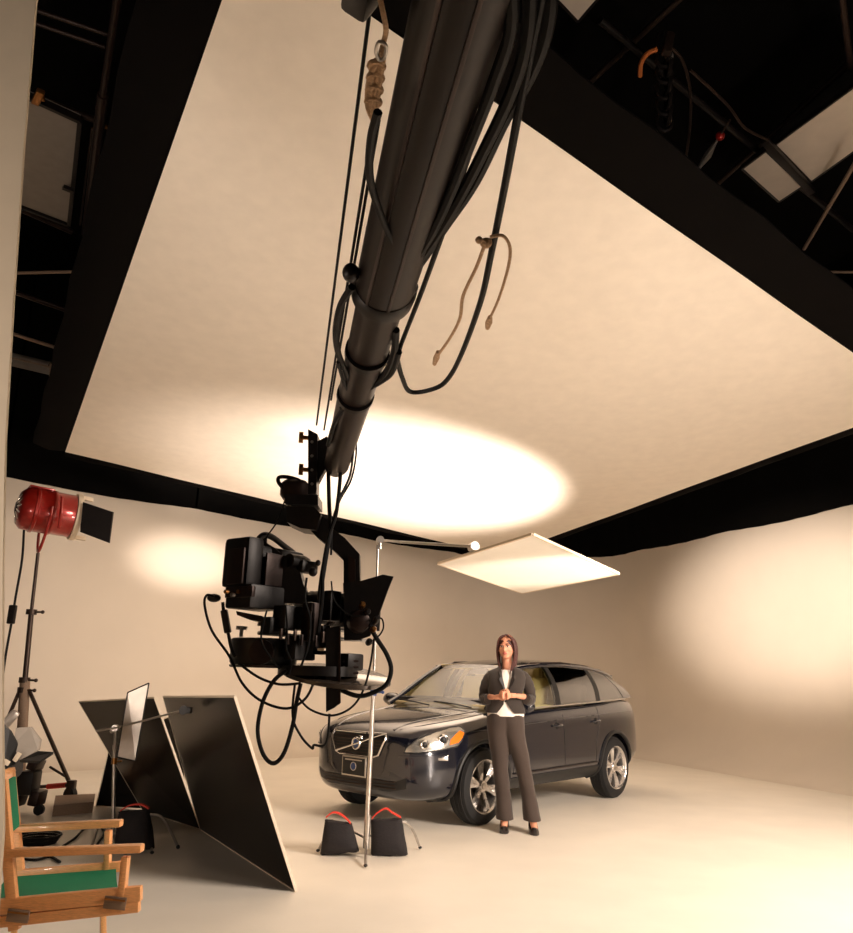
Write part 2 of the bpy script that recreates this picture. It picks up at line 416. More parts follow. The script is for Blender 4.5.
def seam(name, pts, d, r, m, off=.001, n=6, dense=8, parent=CAR):
    """thin bead following the body skin; pts given on a plane outside the body"""
    P = []
    pts = [Vector(p) for p in pts]
    for i in range(len(pts)-1):
        for k in range(dense): P.append(pts[i].lerp(pts[i+1], k/dense))
    P.append(pts[-1]); Q = [h for h in (hit(p, d, off) for p in P) if h is not None]
    if len(Q) < 2: return None
    mb = MB(); mb.tube(Q, r, n); return lb(mb, name, m, parent)
def patch(name, poly, org, t, d, m, off=.006, nu=28, nv=14, thick=.012, parent=CAR):
    """surface piece that follows the body skin, bounded by the outline poly in (t, z)"""
    org, t, d = Vector(org), Vector(t).normalized(), Vector(d).normalized()
    bm = bmesh.new(); vs = [bm.verts.new((a, b, 0)) for a, b in poly]; bm.faces.new(vs)
    a0, a1 = min(p[0] for p in poly), max(p[0] for p in poly); b0, b1 = min(p[1] for p in poly), max(p[1] for p in poly)
    for k in range(1, nu):
        bmesh.ops.bisect_plane(bm, geom=bm.verts[:]+bm.edges[:]+bm.faces[:], plane_co=(a0+(a1-a0)*k/nu, 0, 0), plane_no=(1, 0, 0))
    for k in range(1, nv):
        bmesh.ops.bisect_plane(bm, geom=bm.verts[:]+bm.edges[:]+bm.faces[:], plane_co=(0, b0+(b1-b0)*k/nv, 0), plane_no=(0, 1, 0))
    bm.verts.index_update(); V = []; ok = True
    for v in bm.verts:
        p = org+t*v.co.x+Vector((0, 0, v.co.y)); h = hit(p+d*2, -d, off)
        V.append(h)
    good = [h for h in V if h is not None]
    V = [h if h is not None else min(good, key=lambda g: (g-(org+t*v.co.x+Vector((0, 0, v.co.y)))).cross(d).length) for h, v in zip(V, bm.verts)]
    mb = MB(); F = [[v.index for v in f.verts] for f in bm.faces]; mb.add(V, F)
    be = [e for e in bm.edges if len(e.link_faces) == 1]
    o = len(mb.v); mb.v += [v-d*thick for v in V]
    mb.f += [(e.verts[0].index, e.verts[1].index, e.verts[1].index+o, e.verts[0].index+o) for e in be]
    bm.free(); return lb(mb, name, m, parent, angle=60)
# wheels
def tyre_and_rim(cx, sgn):
    y0 = sgn*.715
    d = (0, sgn, 0); o = (cx, y0, .36)
    R = .36
    mb = MB(); mb.lathe([(0, .255), (0, .315), (.012, .345), (.04, R), (.10, R+.002), (.17, R), (.205, .343), (.217, .31), (.217, .262), (.2, .245), (.02, .245)], o, d, 56, close=True)
    for k in range(3): mb.lathe([(.06+.045*k, R-.004), (.06+.045*k, R+.006), (.085+.045*k, R+.006), (.085+.045*k, R-.004)], o, d, 56, close=True)
    wh = lb(mb, 'wheel', M['rubber'])
    rim = MB(); rim.lathe([(.03, .235), (.03, .25), (.18, .252), (.212, .262), (.222, .256), (.212, .243), (.17, .232)], o, d, 56, close=True)
    rm = lb(rim, 'rim', M['alloy'], wh)
    sp = MB()
    u, v = Vector((1, 0, 0)), Vector((0, 0, 1)); D = Vector(d); C0 = Vector(o)
    for k in range(6):
        a = 2*PI*k/6+.26; rd = u*math.cos(a)+v*math.sin(a); tg = -u*math.sin(a)+v*math.cos(a)
        prof2 = [(.035, .032, .175), (.09, .030, .188), (.15, .040, .196), (.20, .054, .200), (.243, .066, .198)]
        top = []; bot = []
        for (r, hw, yy) in prof2:
            top.append([C0+rd*r-tg*hw+D*(yy-.012), C0+rd*r-tg*hw*.45+D*yy, C0+rd*r+D*(yy-(.018 if r > .1 else 0)), C0+rd*r+tg*hw*.45+D*yy, C0+rd*r+tg*hw+D*(yy-.012)])
            bot.append([p-D*.03 for p in top[-1]])
        sp.grid(top); sp.grid(bot); sp.grid([[a_[0], b_[0]] for a_, b_ in zip(top, bot)]); sp.grid([[a_[-1], b_[-1]] for a_, b_ in zip(top, bot)])
    sp.lathe([(.15, .06), (.185, .062), (.195, .05), (.195, 0)], o, d, 24)
    lb(sp, 'spokes', M['alloy'], wh)
    hb = MB(); hb.lathe([(.195, .032), (.203, .03), (.204, 0)], o, d, 20); lb(hb, 'hub_cap', M['steel'], wh)
    br = MB(); br.lathe([(.07, .16), (.095, .16)], o, d, 40); br.lathe([(.02, .24), (.03, .24)], o, d, 40); br.lathe([(.03, .09), (.12, .07)], o, d, 24); lb(br, 'brake_disc', M['darksteel'], wh)
for cx in (0, -2.774):
    for sgn in (1, -1): tyre_and_rim(cx, sgn)
# black arch lips and sill cladding
for cx in (0, -2.774):
    for sgn in (1, -1):
        Q = []
        for k in range(41):
            a = math.radians(-18+216*k/40); p = (cx+.43*math.cos(a), sgn*2, .36+.43*math.sin(a))
            h = hit(p, (0, -sgn, 0), .004)
            if h is not None and h.z > .2 and abs(h.y) > .5: Q.append(h)
        mb = MB(); mb.tube(Q, .022, 8); lb(mb, 'arch_trim', M['plastic'])
for sgn in (1, -1):
    patch('sill_cladding', [(-2.33, .23), (-.44, .23), (-.44, .40), (-2.33, .42)], (0, 0, 0), (1, 0, 0), (0, sgn, 0), M['plastic'], .008)
    seam('sill_chrome', [(-.5, sgn*2, .44), (-2.3, sgn*2, .46)], (0, -sgn, 0), .006, M['rigbrown'], .01)
    # door gaps
    for pts in ([(-.56, 1.07), (-.53, .8), (-.50, .45)], [(-1.53, 1.1), (-1.53, .45)], [(-2.36, 1.13), (-2.36, .88), (-2.27, .70), (-2.25, .47)], [(-.50, .45), (-2.25, .47)]):
        seam('door_gap', [(x, sgn*2, z) for x, z in pts], (0, -sgn, 0), .0045, M['plastic'], -.001)
    seam('shoulder_crease', [(.2, sgn*2, .885), (-.6, sgn*2, .93), (-1.6, sgn*2, .975), (-2.6, sgn*2, 1.015), (-3.4, sgn*2, 1.03)], (0, -sgn, 0), .006, M['paint'], -.001, dense=14)
    for x in (-1.38, -2.27):
        z = .90+.03*(-x-1.3); h = hit((x, sgn*2, z), (0, -sgn, 0), .0)
        mb = MB(); mb.lathe([(0, .038), (.004, .036)], h, (0, sgn, 0), 20); 
        cupo = lb(mb, 'door_handle_cup', M['plastic'])
        mb = MB(); mb.tube([h+Vector((.09, sgn*.008, 0)), h+Vector((.05, sgn*.035, .004)), h+Vector((-.05, sgn*.035, .006)), h+Vector((-.09, sgn*.008, .004))], .014, 8, smooth=4); lb(mb, 'door_handle', M['paint'])
# --- greenhouse
RO = [(-1.02, .575, 1.535, 1.565), (-1.2, .605, 1.56, 1.60), (-1.5, .625, 1.585, 1.635), (-2.0, .63, 1.595, 1.652), (-2.5, .625, 1.58, 1.642), (-2.9, .61, 1.55, 1.61), (-3.2, .59, 1.505, 1.56), (-3.42, .56, 1.45, 1.50)]
def roofring(s):
    x, y, zr, zc = s; r = []
    for k in range(-6, 7):
        u = k/6; r.append(Vector((x+(.07*(1-u*u) if s is RO[0] else 0), y*u*(1.0), zr+(zc-zr)*(1-abs(u)**2.4))))
    return r
rows = []
for i in range(len(RO)-1):
    for k in range(3):
        t = k/3; rows.append([a.lerp(b, t) for a, b in zip(roofring(RO[i]), roofring(RO[i+1]))])
rows.append(roofring(RO[-1]))
mb = MB(); mb.grid(rows); mb.grid([[p-Vector((0, 0, .04)) for p in r] for r in rows])
for g in ([r[0] for r in rows], [r[-1] for r in rows], rows[0], rows[-1]): mb.grid([[p, p-Vector((0, 0, .04))] for p in g])
lb(mb, 'roof', M['paint'])
def belt(x, sgn):     # lower edge of the side windows
    z = 1.085+(.10/2.7)*(-x-.5); y = .85 if x > -2.6 else .85+(x+2.6)*.07
    return Vector((x, sgn*y, z))
def railp(x, sgn):
    if x > -1.02:
        t = (x+.34)/(-1.02+.34); return Vector((x, sgn*(.735+(.575-.735)*t), 1.09+(1.535-1.09)*max(0, t)**.93))
    for i in range(len(RO)-1):
        if RO[i+1][0] <= x: 
            t = (x-RO[i][0])/(RO[i+1][0]-RO[i][0]); return Vector((x, sgn*(RO[i][1]+(RO[i+1][1]-RO[i][1])*t), RO[i][2]+(RO[i+1][2]-RO[i][2])*t-.01))
    return Vector((x, sgn*RO[-1][1], RO[-1][2]))
def side(x0, x1, f0, f1, sgn, inset=0.0, n=8, m=6, top=.95):
    """quad patch on the tumblehome between belt and roof rail; f0/f1 shift the top ends"""
    rows = []
    for i in range(n+1):
        xb = x0+(x1-x0)*i/n; xt = f0+(f1-f0)*i/n; a, b = belt(xb, sgn), railp(xt, sgn); r = []
        for j in range(m+1):
            t = j/m*top; p = a.lerp(b, t); p.y += sgn*(.045*math.sin(PI*min(1, t))-inset); r.append(p)
        rows.append(r)
    return rows
for sgn in (1, -1):
    m = MB(); m.tube([railp(x, sgn) for x in (-.30, -.45, -.65, -.85, -1.02)], .026, 8); m.tube([railp(x, sgn)+Vector((.012, -sgn*.03, .0)) for x in (-.30, -.45, -.65, -.85, -1.02)], .026, 8); lb(m, 'a_pillar', M['paint'])
    m = MB(); m.tube([railp(x, sgn) for x in (-1.0, -1.2, -1.5, -2, -2.5, -2.9, -3.2, -3.40)], .026, 8); lb(m, 'side_rail', M['paint'])
    m = MB(); m.tube([railp(x, sgn)+Vector((0, -sgn*.03, -.005+.035*(0 if x in (-1.25, -3.2) else 1))) for x in (-1.25, -1.35, -2, -2.6, -3.1, -3.2)], .013, 8); lb(m, 'roof_rail', M['rigbrown'])
    g = MB(); g.grid(side(-.52, -1.50, -1.02, -1.56, sgn)); lb(g, 'front_door_glass', M['glass'])
    g = MB(); g.grid(side(-1.58, -2.46, -1.62, -2.52, sgn)); lb(g, 'rear_door_glass', M['tint'])
    g = MB(); g.grid(side(-2.54, -3.30, -2.60, -3.06, sgn)); lb(g, 'quarter_glass', M['tint'])
    for nm, a in (('b_pillar', (-1.49, -1.59, -1.55, -1.63)), ('c_pillar', (-2.45, -2.55, -2.51, -2.61))):
        g = MB(); R1 = side(*a, sgn, -.004, 2, 6, 1.0); R2 = side(*a, sgn, .035, 2, 6, 1.0)
        g.grid(R1); g.grid(R2); g.grid([R1[0], R2[0]]); g.grid([R1[-1], R2[-1]]); lb(g, nm, M['plastic'])
    g = MB(); R1 = side(-3.28, -3.53, -3.04, -3.38, sgn, -.004, 4, 6, 1.0); R2 = side(-3.28, -3.53, -3.04, -3.38, sgn, .05, 4, 6, 1.0)
    g.grid(R1); g.grid(R2); g.grid([R1[0], R2[0]]); g.grid([R1[-1], R2[-1]]); lb(g, 'd_pillar', M['paint'])
    g = MB(); g.tube([belt(x, sgn)+Vector((0, sgn*.008, -.005)) for x in (-.46, -1, -1.5, -2, -2.5, -2.9, -3.32)], .010, 8); lb(g, 'window_trim', M['steel'])
    # dark shoulder of the door under the glass
    # mirror
    mb = MB(); c = Vector((-.62, sgn*1.0, 1.13)); mb.ball(c, (.085, .115, .075), 10); mb.beam((-.60, sgn*.86, 1.08), (-.62, sgn*.95, 1.11), .05, .035, bev=.01)
    mr = lb(mb, 'door_mirror', M['paint']); mb = MB(); mb.lathe([(0, .068), (.004, .066)], c+Vector((-.083, 0, 0)), (-1, 0, 0), 24); lb(mb, 'mirror_glass', M['chrome'], mr)
rows = []
for i in range(11):
    u = i/10*2-1; r = []
    for j in range(9):
        t = j/8; a = Vector((-.27-.11*u*u, u*.735, 1.088)); b = Vector((-1.02+.07*(1-u*u), u*.575, 1.535+.03*(1-abs(u)**2.4)))
        p = a.lerp(b, t); p.z += .02*math.sin(PI*t); p.x += .01*math.sin(PI*t); r.append(p)
    rows.append(r)
g = MB(); g.grid(rows); lb(g, 'windscreen', M['glass'])
rows = []
for i in range(9):
    u = i/8*2-1; rows.append([Vector((-3.52+.05*u*u, u*.66, 1.16)).lerp(Vector((-3.36+.03*u*u, u*.52, 1.46)), j/4) for j in range(5)])
g = MB(); g.grid(rows); lb(g, 'rear_glass', M['tint'])
g = MB(); g.box((-3.43, 0, 1.475), (.14, 1.06, .035), bev=.012); lb(g, 'spoiler', M['paint'])
# wipers
for y0, y1 in ((.55, -.05), (-.05, -.6)):
    g = MB(); g.tube([(-.24, y0, 1.10), (-.30, (y0+y1)/2, 1.125), (-.33, y1, 1.14)], .008, 6); lb(g, 'wiper', M['plastic'])
# cabin
g = MB(); g.box((-1.9, 0, 1.10), (3.1, 1.56, .05), bev=.02); lb(g, 'cabin_tray', M['cream'])
g = MB(); g.box((-.62, 0, 1.13), (.45, 1.36, .10), bev=.04); lb(g, 'dashboard', M['plastic'])
for y in (.37, -.37):
    g = MB(); g.box((-1.62, y, 1.22), (.16, .50, .42), (0, -.22, 0), bev=.06); s_ = lb(g, 'front_seat', M['cream'])
    g = MB(); g.box((-1.72, y, 1.47), (.10, .26, .17), (0, -.15, 0), bev=.045); lb(g, 'headrest', M['cream'], s_)
g = MB(); g.box((-2.55, 0, 1.20), (.16, 1.25, .32), (0, -.25, 0), bev=.06); s_ = lb(g, 'rear_seat', M['cream'])
for y in (.42, 0, -.42):
    g = MB(); g.box((-2.62, y, 1.42), (.10, .24, .14), (0, -.15, 0), bev=.045); lb(g, 'headrest', M['cream'], s_)
g = MB()
cs = Vector((-.98, .37, 1.16)); ax = Vector((-.9, 0, .4)).normalized(); uu = Vector((0, 1, 0)); vv = ax.cross(uu)
g.tube([cs+(uu*math.cos(a)+vv*math.sin(a))*.18 for a in [2*PI*k/24 for k in range(25)]], .015, 6, cap=False); g.tube([cs-uu*.18, cs+uu*.18], .02, 6); g.tube([cs, cs-ax*.15], .03, 8)
lb(g, 'steering_wheel', M['plastic'])
g = MB(); g.box((-1.12, 0, 1.49), (.03, .24, .07), bev=.012); lb(g, 'interior_mirror', M['plastic'])
for sgn in (1, -1):
    g = MB(); g.box((-1.08, sgn*.3, 1.535), (.18, .42, .012), (0, -.25, 0)); lb(g, 'sun_visor', M['cream'])
    g = MB(); g.tube([(-1.6, sgn*.80, 1.12), (-1.63, sgn*.70, 1.36), (-1.66, sgn*.58, 1.55)], .03, 8); lb(g, 'pillar_lining', M['cream'])
g = MB(); g.grid([[Vector((x, y*1.08, 1.555+.02*(1-(y/.5)**2)-(.03 if x in (-1.15, -3.2) else 0))) for y in (-.5, -.25, 0, .25, .5)] for x in (-1.15, -1.6, -2.2, -2.8, -3.2)]); lb(g, 'head_lining', M['cream'])
# --- nose
X = (1, 0, 0)
gp = [(-.365, .845), (.365, .845), (.375, .80), (.30, .655), (.24, .635), (-.24, .635), (-.30, .655), (-.375, .80)]
gr = patch('grille', gp, (0, 0, 0), (0, 1, 0), X, M['plastic'], .006)
P = [(y, z) for y, z in gp]+[gp[0]]; Q = []
for i in range(len(P)-1):
    for k in range(8):
        y = P[i][0]+(P[i+1][0]-P[i][0])*k/8; z = P[i][1]+(P[i+1][1]-P[i][1])*k/8; Q.append(hit((2, y, z), (-1, 0, 0), .012))
Q = [q_ for q_ in Q if q_]; Q.append(Q[0]); g = MB(); g.tube(Q, .011, 8, cap=False); lb(g, 'grille_frame', M['chrome'], gr)
for k in range(6):
    z = .665+.03*k; hw = .30+(z-.655)*.45
    Q = [hit((2, -hw+2*hw*i/16, z), (-1, 0, 0), .010) for i in range(17)]; g = MB(); g.tube(Q, .005, 5); lb(g, 'grille_bar', M['darksteel'], gr)
Q = [hit((2, -.30+.62*i/16, .655+.185*i/16), (-1, 0, 0), .018) for i in range(17)]; g = MB(); g.tube(Q, .010, 6); lb(g, 'diagonal_strip', M['chrome'], gr)
h0 = hit((2, 0, .745), (-1, 0, 0), .022); g = MB()
g.tube([h0+Vector((.0, .052*math.cos(a), .052*math.sin(a))) for a in [2*PI*k/28 for k in range(29)]], .011, 8, cap=False)
g.tube([h0+Vector((0, .038, .038)), h0+Vector((0, .078, .078))], .007, 6); g.tube([h0+Vector((0, .078, .078)), h0+Vector((0, .045, .080))], .006, 6); g.tube([h0+Vector((0, .078, .078)), h0+Vector((0, .080, .045))], .006, 6)
lb(g, 'emblem', M['chrome'], gr); g = MB(); g.lathe([(-.006, .045), (.0, .045)], h0, X, 24); lb(g, 'emblem_disc', M['blue'], gr)
h1 = hit((2, 0, .53), (-1, 0, 0), .0)+Vector((.035, 0, 0))
for y in ():
    pass
g = MB(); g.box(h1, (.016, .34, .19), bev=.006); pl = lb(g, 'licence_plate', M['steel'])
g = MB(); g.box(h1+Vector((.008, 0, 0)), (.006, .31, .16)); lb(g, 'plate_face', M['plastic'], pl)
g = MB(); g.lathe([(.010, .038), (.014, .038)], h1, X, 24); lb(g, 'plate_emblem', M['blue'], pl)
g = MB(); g.tube([h1+Vector((.013, .038*math.cos(a), .038*math.sin(a))) for a in [2*PI*k/20 for k in range(21)]], .004, 6, cap=False)
lb(g, 'plate_ring', M['steel'], pl)
g = MB(); g.box(h1+Vector((.014, 0, .06)), (.002, .24, .012)); lb(g, 'plate_caption', M['steel'], pl)
patch('lower_intake', [(-.62, .47), (-.5, .43), (.5, .43), (.62, .47), (.60, .37), (.42, .33), (-.42, .33), (-.60, .37)], (0, 0, 0), (0, 1, 0), X, M['plastic'], .004)
for k in range(3): seam('intake_bar', [(2, -.5, .365+.03*k), (2, .5, .365+.03*k)], (-1, 0, 0), .005, M['darksteel'], .01, dense=16)
for sgn in (1, -1):
    ang = math.radians(52); d = Vector((math.cos(ang), sgn*math.sin(ang), 0)); t = Vector((-math.sin(ang), sgn*math.cos(ang), 0))
    out = [(-.32, .70), (-.30, .745), (-.20, .82), (-.02, .885), (.16, .925), (.27, .935), (.32, .90), (.30, .85), (.27, .80), (.22, .755), (.02, .725), (-.2, .70)]
    hl = patch('headlamp', out, (0, 0, 0), t, d, M['lampwhite'], .007)
    hl2 = patch('amber_indicator', [(.13, .77), (.23, .79), (.28, .835), (.305, .875), (.26, .895), (.20, .86), (.14, .815)], (0, 0, 0), t, d, M['amber'], .012, 10, 6, parent=hl)
    for tt, zz, rr in ((-.13, .775, .045), (.06, .815, .055)):
        h = hit(Vector((0, 0, zz))+t*tt+d*2, -d, .012); g = MB()
        g.lathe([(0, rr), (.006, rr), (.012, rr*.75), (.004, rr*.7), (.002, 0)], h, d, 20); lb(g, 'lamp_projector', M['chrome'], hl)
        g = MB(); g.lathe([(.005, rr*.6), (.016, rr*.35), (.018, 0)], h, d, 16); lb(g, 'projector_bulb', M['plastic'], hl)
    Q = []
    oo = out+[out[0]]
    for i in range(len(oo)-1):
        for k in range(4):
            a = oo[i][0]+(oo[i+1][0]-oo[i][0])*k/4; b = oo[i][1]+(oo[i+1][1]-oo[i][1])*k/4; h = hit(Vector((0, 0, b))+t*a+d*2, -d, .006)
            if h: Q.append(h)
    Q.append(Q[0]); g = MB(); g.tube(Q, .006, 6, cap=False); lb(g, 'lamp_bezel', M['plastic'], hl)
    h = hit(Vector((0, 0, .655))+t*.06+d*2, -d, .006); g = MB(); g.box(h, (.02, .10, .045), (0, 0, math.atan2(d.y, d.x)), bev=.006); lb(g, 'lamp_washer', M['chrome'])
    patch('bumper_fold', [(-.36, .655), (.1, .665), (.1, .68), (-.36, .67)], (0, 0, 0), t, d, M['paint'], .012)
    g = MB(); patch('tail_lamp', [(.70, .98), (.79, 1.0), (.80, 1.14), (.74, 1.14)], (0, 0, 0), (0, sgn, 0), (-1, 0, 0), M['redlamp'], .01, 8, 8)
    # hood cut lines
    Q = [hit((x, sgn*y, 3), (0, 0, -1), .0005) for x, y in ((.80, .46), (.62, .60), (.4, .67), (.1, .71), (-.2, .73), (-.34, .74))]; Q = catmull([q_ for q_ in Q if q_], 6)
    g = MB(); g.tube(Q, .004, 6); lb(g, 'bonnet_gap', M['plastic'])
    # raised bonnet fold running from the grille corner to the pillar
    Q = [hit((x, sgn*y, 3), (0, 0, -1), -.012) for x, y in ((.82, .40), (.6, .46), (.3, .53), (0, .58), (-.25, .62))]; g = MB(); g.tube(catmull([q_ for q_ in Q if q_], 6), .022, 10); lb(g, 'bonnet_fold', M['paint'])
bb.free()
# underbody closes the wheel wells
g = MB(); g.box((-1.4, 0, .36), (4.3, 1.16, .2), bev=.03); lb(g, 'underbody', M['plastic'])
# ================================================================== REFLECTOR PANEL OVER THE CAR
def quad_panel(c, th):
    n = (c[1]-c[0]).cross(c[3]-c[0]).normalized(); return n*th
zc_ = 2.55
pr = [ray(438, 565), ray(522, 594), ray(618.6, 575), ray(532.5, 536)]
ps = Matrix((-pr[1], pr[2], -pr[3])).transposed().inverted() @ (-pr[0])   # the four corners form one flat parallelogram
pk = 7.2/pr[0].y
pc = [Vector((0, 0, CH))+pr[0]*pk, Vector((0, 0, CH))+pr[1]*pk*ps[0], Vector((0, 0, CH))+pr[2]*pk*ps[1], Vector((0, 0, CH))+pr[3]*pk*ps[2]]
cp_ = sum(pc, Vector())/4
pan = thing('overhead_reflector', 'square white reflector panel glowing above the car and the woman', 'reflector', cp_)
nn = quad_panel(pc, 1.0)
if nn.z < 0: nn = -nn
mb = MB(); mb.prism([p+nn*.006 for p in pc], nn*.004); mb.build('diffusion_sheet', M['bounce'], pan, smooth=False)
for a, b in ((0, 1), (1, 2), (2, 3), (3, 0)):
    mb = MB(); mb.beam(pc[a]+nn*.014, pc[b]+nn*.014, .02, .02, up=nn); mb.build('frame_bar', M['white'], pan)
# ================================================================== STAND IN FRONT OF THE CAR
def coll(mb, p, r, h=.06): mb.lathe([(0, r), (h, r)], p, (0, 0, 1), 14)
g0 = atz(364, 856); g0 = Vector((g0.x, g0.y, 0))
D0 = g0.y
tp = at(378, 545, D0+.05); jt = at(373.5, 692, D0+.02); lo = at(366.5, 832, D0)
st = thing('light_stand', 'tall polished steel stand in front of the car holding the reflector boom', 'stand', g0)
mb = MB(); mb.tube([at(365.2, 866, D0-.13), at(366, 846, D0-.01)], .010, 10); mb.tube([at(366, 848, D0), at(368, 815, D0)], .026, 12); mb.build('base_tube', M['steel'], st)
mb = MB(); mb.tube([lo, jt], .019, 12); mb.build('lower_column', M['steel'], st)
mb = MB(); mb.tube([jt, tp], .0125, 12); mb.build('riser', M['steel'], st)
mb = MB(); mb.lathe([(0, .028), (.05, .028)], jt-Vector((0, 0, .03)), (0, 0, 1), 14); mb.tube([jt, jt+Vector((.07, -.02, .0))], .008, 8); mb.ball(jt+Vector((.08, -.02, 0)), .014, 6)
mb.build('collar_knob', M['blue'], st)
# legs: each leaves the column and steps down to the floor
def leg(parent, a, b, c, r=.011, m=None):
    mb = MB(); mb.tube([a, b, c], r, 8, smooth=4); l = mb.build('leg', m or M['steel'], parent)
    mb = MB(); mb.ball(c+Vector((0, 0, .004)), (r*1.5, r*1.5, r*1.1), 6); mb.build('foot', M['plastic'], l)
leg(st, at(366, 838, D0), at(405, 822, D0+.25), atz(420, 848, .014))
leg(st, at(366, 838, D0), at(335, 826, D0+.25), atz(318, 851, .014))
leg(st, at(366, 828, D0), at(366, 845, D0-.05), atz(365.5, 866, .014))
bm_ = thing('boom_arm', 'slim steel boom arm from the stand to the white reflector', 'arm', tp)
e_ = pc[0].lerp(pc[3], .42)+nn*.03
mb = MB(); mb.tube([at(379, 540, D0+.05), at(400, 542, D0+.35), e_+Vector((-.03, -.05, .03))], .013, 10); mb.build('arm_tube', M['steel'], bm_)
mb = MB(); mb.lathe([(-.035, .032), (.035, .032)], at(380, 540, D0+.05), (.2, -1, 0), 18); mb.tube([at(380, 540, D0+.05), at(380, 549, D0+.05)], .018, 10); mb.build('grip_head', M['steel'], bm_)
mb = MB(); mb.lathe([(-.04, .04), (.04, .04)], e_+Vector((0, -.02, .03)), (.3, -.9, .1), 18); mb.build('end_clamp', M['steel'], bm_)
# ================================================================== SANDBAGS
def sandbag(name, label, pts, Yd, strap, thick=.16, group=None):
    """saddle bag lying over a stand leg; pts is its front outline, rounded over a real depth"""
    base = at((pts[0][0]+pts[2][0])/2, max(p[1] for p in pts), Yd); base.z = 0
    t = thing(name, label, 'sandbag', base)
    tl_, tr_, br_, bl_ = pts
    rows = []
    N_, K = 10, 20
    P3 = [at(*p, Yd) for p in pts]
    dz = -min(P3[2].z, P3[3].z)+.004
    P3[2].z += dz; P3[3].z += dz
    for i in range(N_+1):
        v = i/N_; a = P3[0].lerp(P3[3], v); b = P3[1].lerp(P3[2], v)
        c = (a+b)/2; hw = (b-a)/2; th = thick*(.22+.78*math.sin(PI*min(1, .12+v*.62)))/2
        if i == N_: th *= .8
        r = []
        for k in range(K):
            an = 2*PI*k/K; cx_, sx_ = math.cos(an), math.sin(an)
            r.append(c+hw*(abs(cx_)**.6*(1 if cx_ > 0 else -1))+Vector((0, 1, 0))*th*(abs(sx_)**.75*(1 if sx_ > 0 else -1))+Vector((0, 0, .006*math.sin(7*an+i))))
        rows.append(r+[r[0]])
    mb = MB(); mb.grid(rows); o = len(mb.v)-len(rows[0])
    mb.f += [tuple(range(0, K)), tuple(range(o, o+K))[::-1]]
    mb.build('bag', M['sand'], t)
    mb = MB(); pa = [at(*p, Yd) for p in strap]; pa = catmull(pa, 6)
    for i in range(len(pa)-1): pass
    rows = [[p+Vector((0, -.022, 0)), p+Vector((0, -.022, .011)), p+Vector((0, .022, .011)), p+Vector((0, .022, 0)), p+Vector((0, -.022, 0))] for p in pa]
    mb.grid(rows); mb.build('handle', M['red'], t)
    # seam piping
    mb = MB(); mb.tube([P3[0]+Vector((0, -.01, 0)), P3[1]+Vector((0, -.01, 0))], .006, 6); mb.build('top_seam', M['sand'], t)
    return t
sandbag('sandbag', 'black sandbag with red handle left of the steel stand', [(325, 820), (352, 824), (359, 853), (320, 856)], D0+.02, [(326, 818), (333, 813), (341, 815), (349, 822), (351, 826)], .2)
sandbag('sandbag', 'black sandbag with red handle right of the steel stand', [(371, 820), (402, 819), (408, 851), (371, 851)], D0+.06, [(372, 819), (378, 813), (386, 809), (392, 813), (401, 818)], .2)
# ================================================================== BLACK FOAM BOARDS
def board(label, quad, th, mname='gloss'):
    base = (quad[0]+quad[1])/2; n = (quad[1]-quad[0]).cross(quad[3]-quad[0]).normalized()
    if n.y < 0: n = -n
    t = thing('black_board', label, 'board', base)
    mb = MB(); mb.prism(quad, n*th); mb.build('panel', M[mname], t, smooth=False)
    mb = MB(); mb.prism([q+n*th for q in quad], n*.006); mb.build('white_backing', M['edge'], t, smooth=False)
    for i in range(4):
        a, b = quad[i], quad[(i+1) % 4]; mb = MB()
        mb.beam(a+n*th/2, b+n*th/2, .010, th+.004, up=n); mb.build('edge_strip', M['edge'], t)
    return t
BR_, BL_ = atz(295, 891, .004), atz(200, 829, .004)
board('large black glossy board leaning nearest the camera beside the director chair', [BR_, BL_, at(163, 697, 7.3), at(234, 697, 5.45)], .012)
a_, b_ = atz(200, 829, .004), atz(143, 811, .004)
board('black board leaning behind the large glossy board, with white left edge strip', [a_, b_, at(79, 702, 8.7), at(154, 698, 7.45)], .012)
board('narrow black board propping the leaning boards from behind on their left', [atz(190, 812, .004), atz(96, 806, .004), at(112, 735, 9.05), at(176, 715, 8.8)], .02)
# ================================================================== C-STAND WITH SMALL SILVER FLAG
c0 = atz(113, 843); Dc = c0.y; c0 = Vector((c0.x, c0.y, 0))
cs_ = thing('grip_stand', 'thin chrome grip stand before the leaning black boards', 'stand', c0)
mb = MB(); mb.tube([at(113, 842, Dc), at(114.5, 745, Dc)], .016, 12); mb.build('column', M['steel'], cs_)
mb = MB(); mb.tube([at(114.4, 758, Dc), at(115.5, 728, Dc)], .011, 10); mb.build('riser', M['steel'], cs_)
mb = MB(); mb.lathe([(0, .024), (.05, .024)], at(114, 764, Dc), (0, 0, 1), 14); mb.tube([at(114, 762, Dc), at(122, 761, Dc)], .007, 8); mb.build('collar_knob', M['brass'], cs_)
mb = MB(); mb.lathe([(-.03, .028), (.03, .028)], at(115.5, 728, Dc), (.1, -1, 0), 18); mb.ball(at(112, 731, Dc), .02, 6); mb.build('grip_head', M['steel'], cs_)
leg(cs_, at(113, 836, Dc), at(145, 822, Dc+.3), atz(152, 853, .014)); leg(cs_, at(113, 836, Dc), at(100, 825, Dc+.2), atz(92, 846, .014)); leg(cs_, at(113, 832, Dc), at(122, 842, Dc-.1), atz(127, 866, .014))
ar = thing('flag_arm', 'thin chrome arm crossing in front of the glossy black board', 'arm', at(115, 728, Dc))
mb = MB(); mb.tube([at(96, 731, Dc-.05), at(115, 728, Dc-.04), at(150, 719, Dc-.40), at(184, 710, Dc-.85)], .008, 8); mb.build('arm_tube', M['steel'], ar)
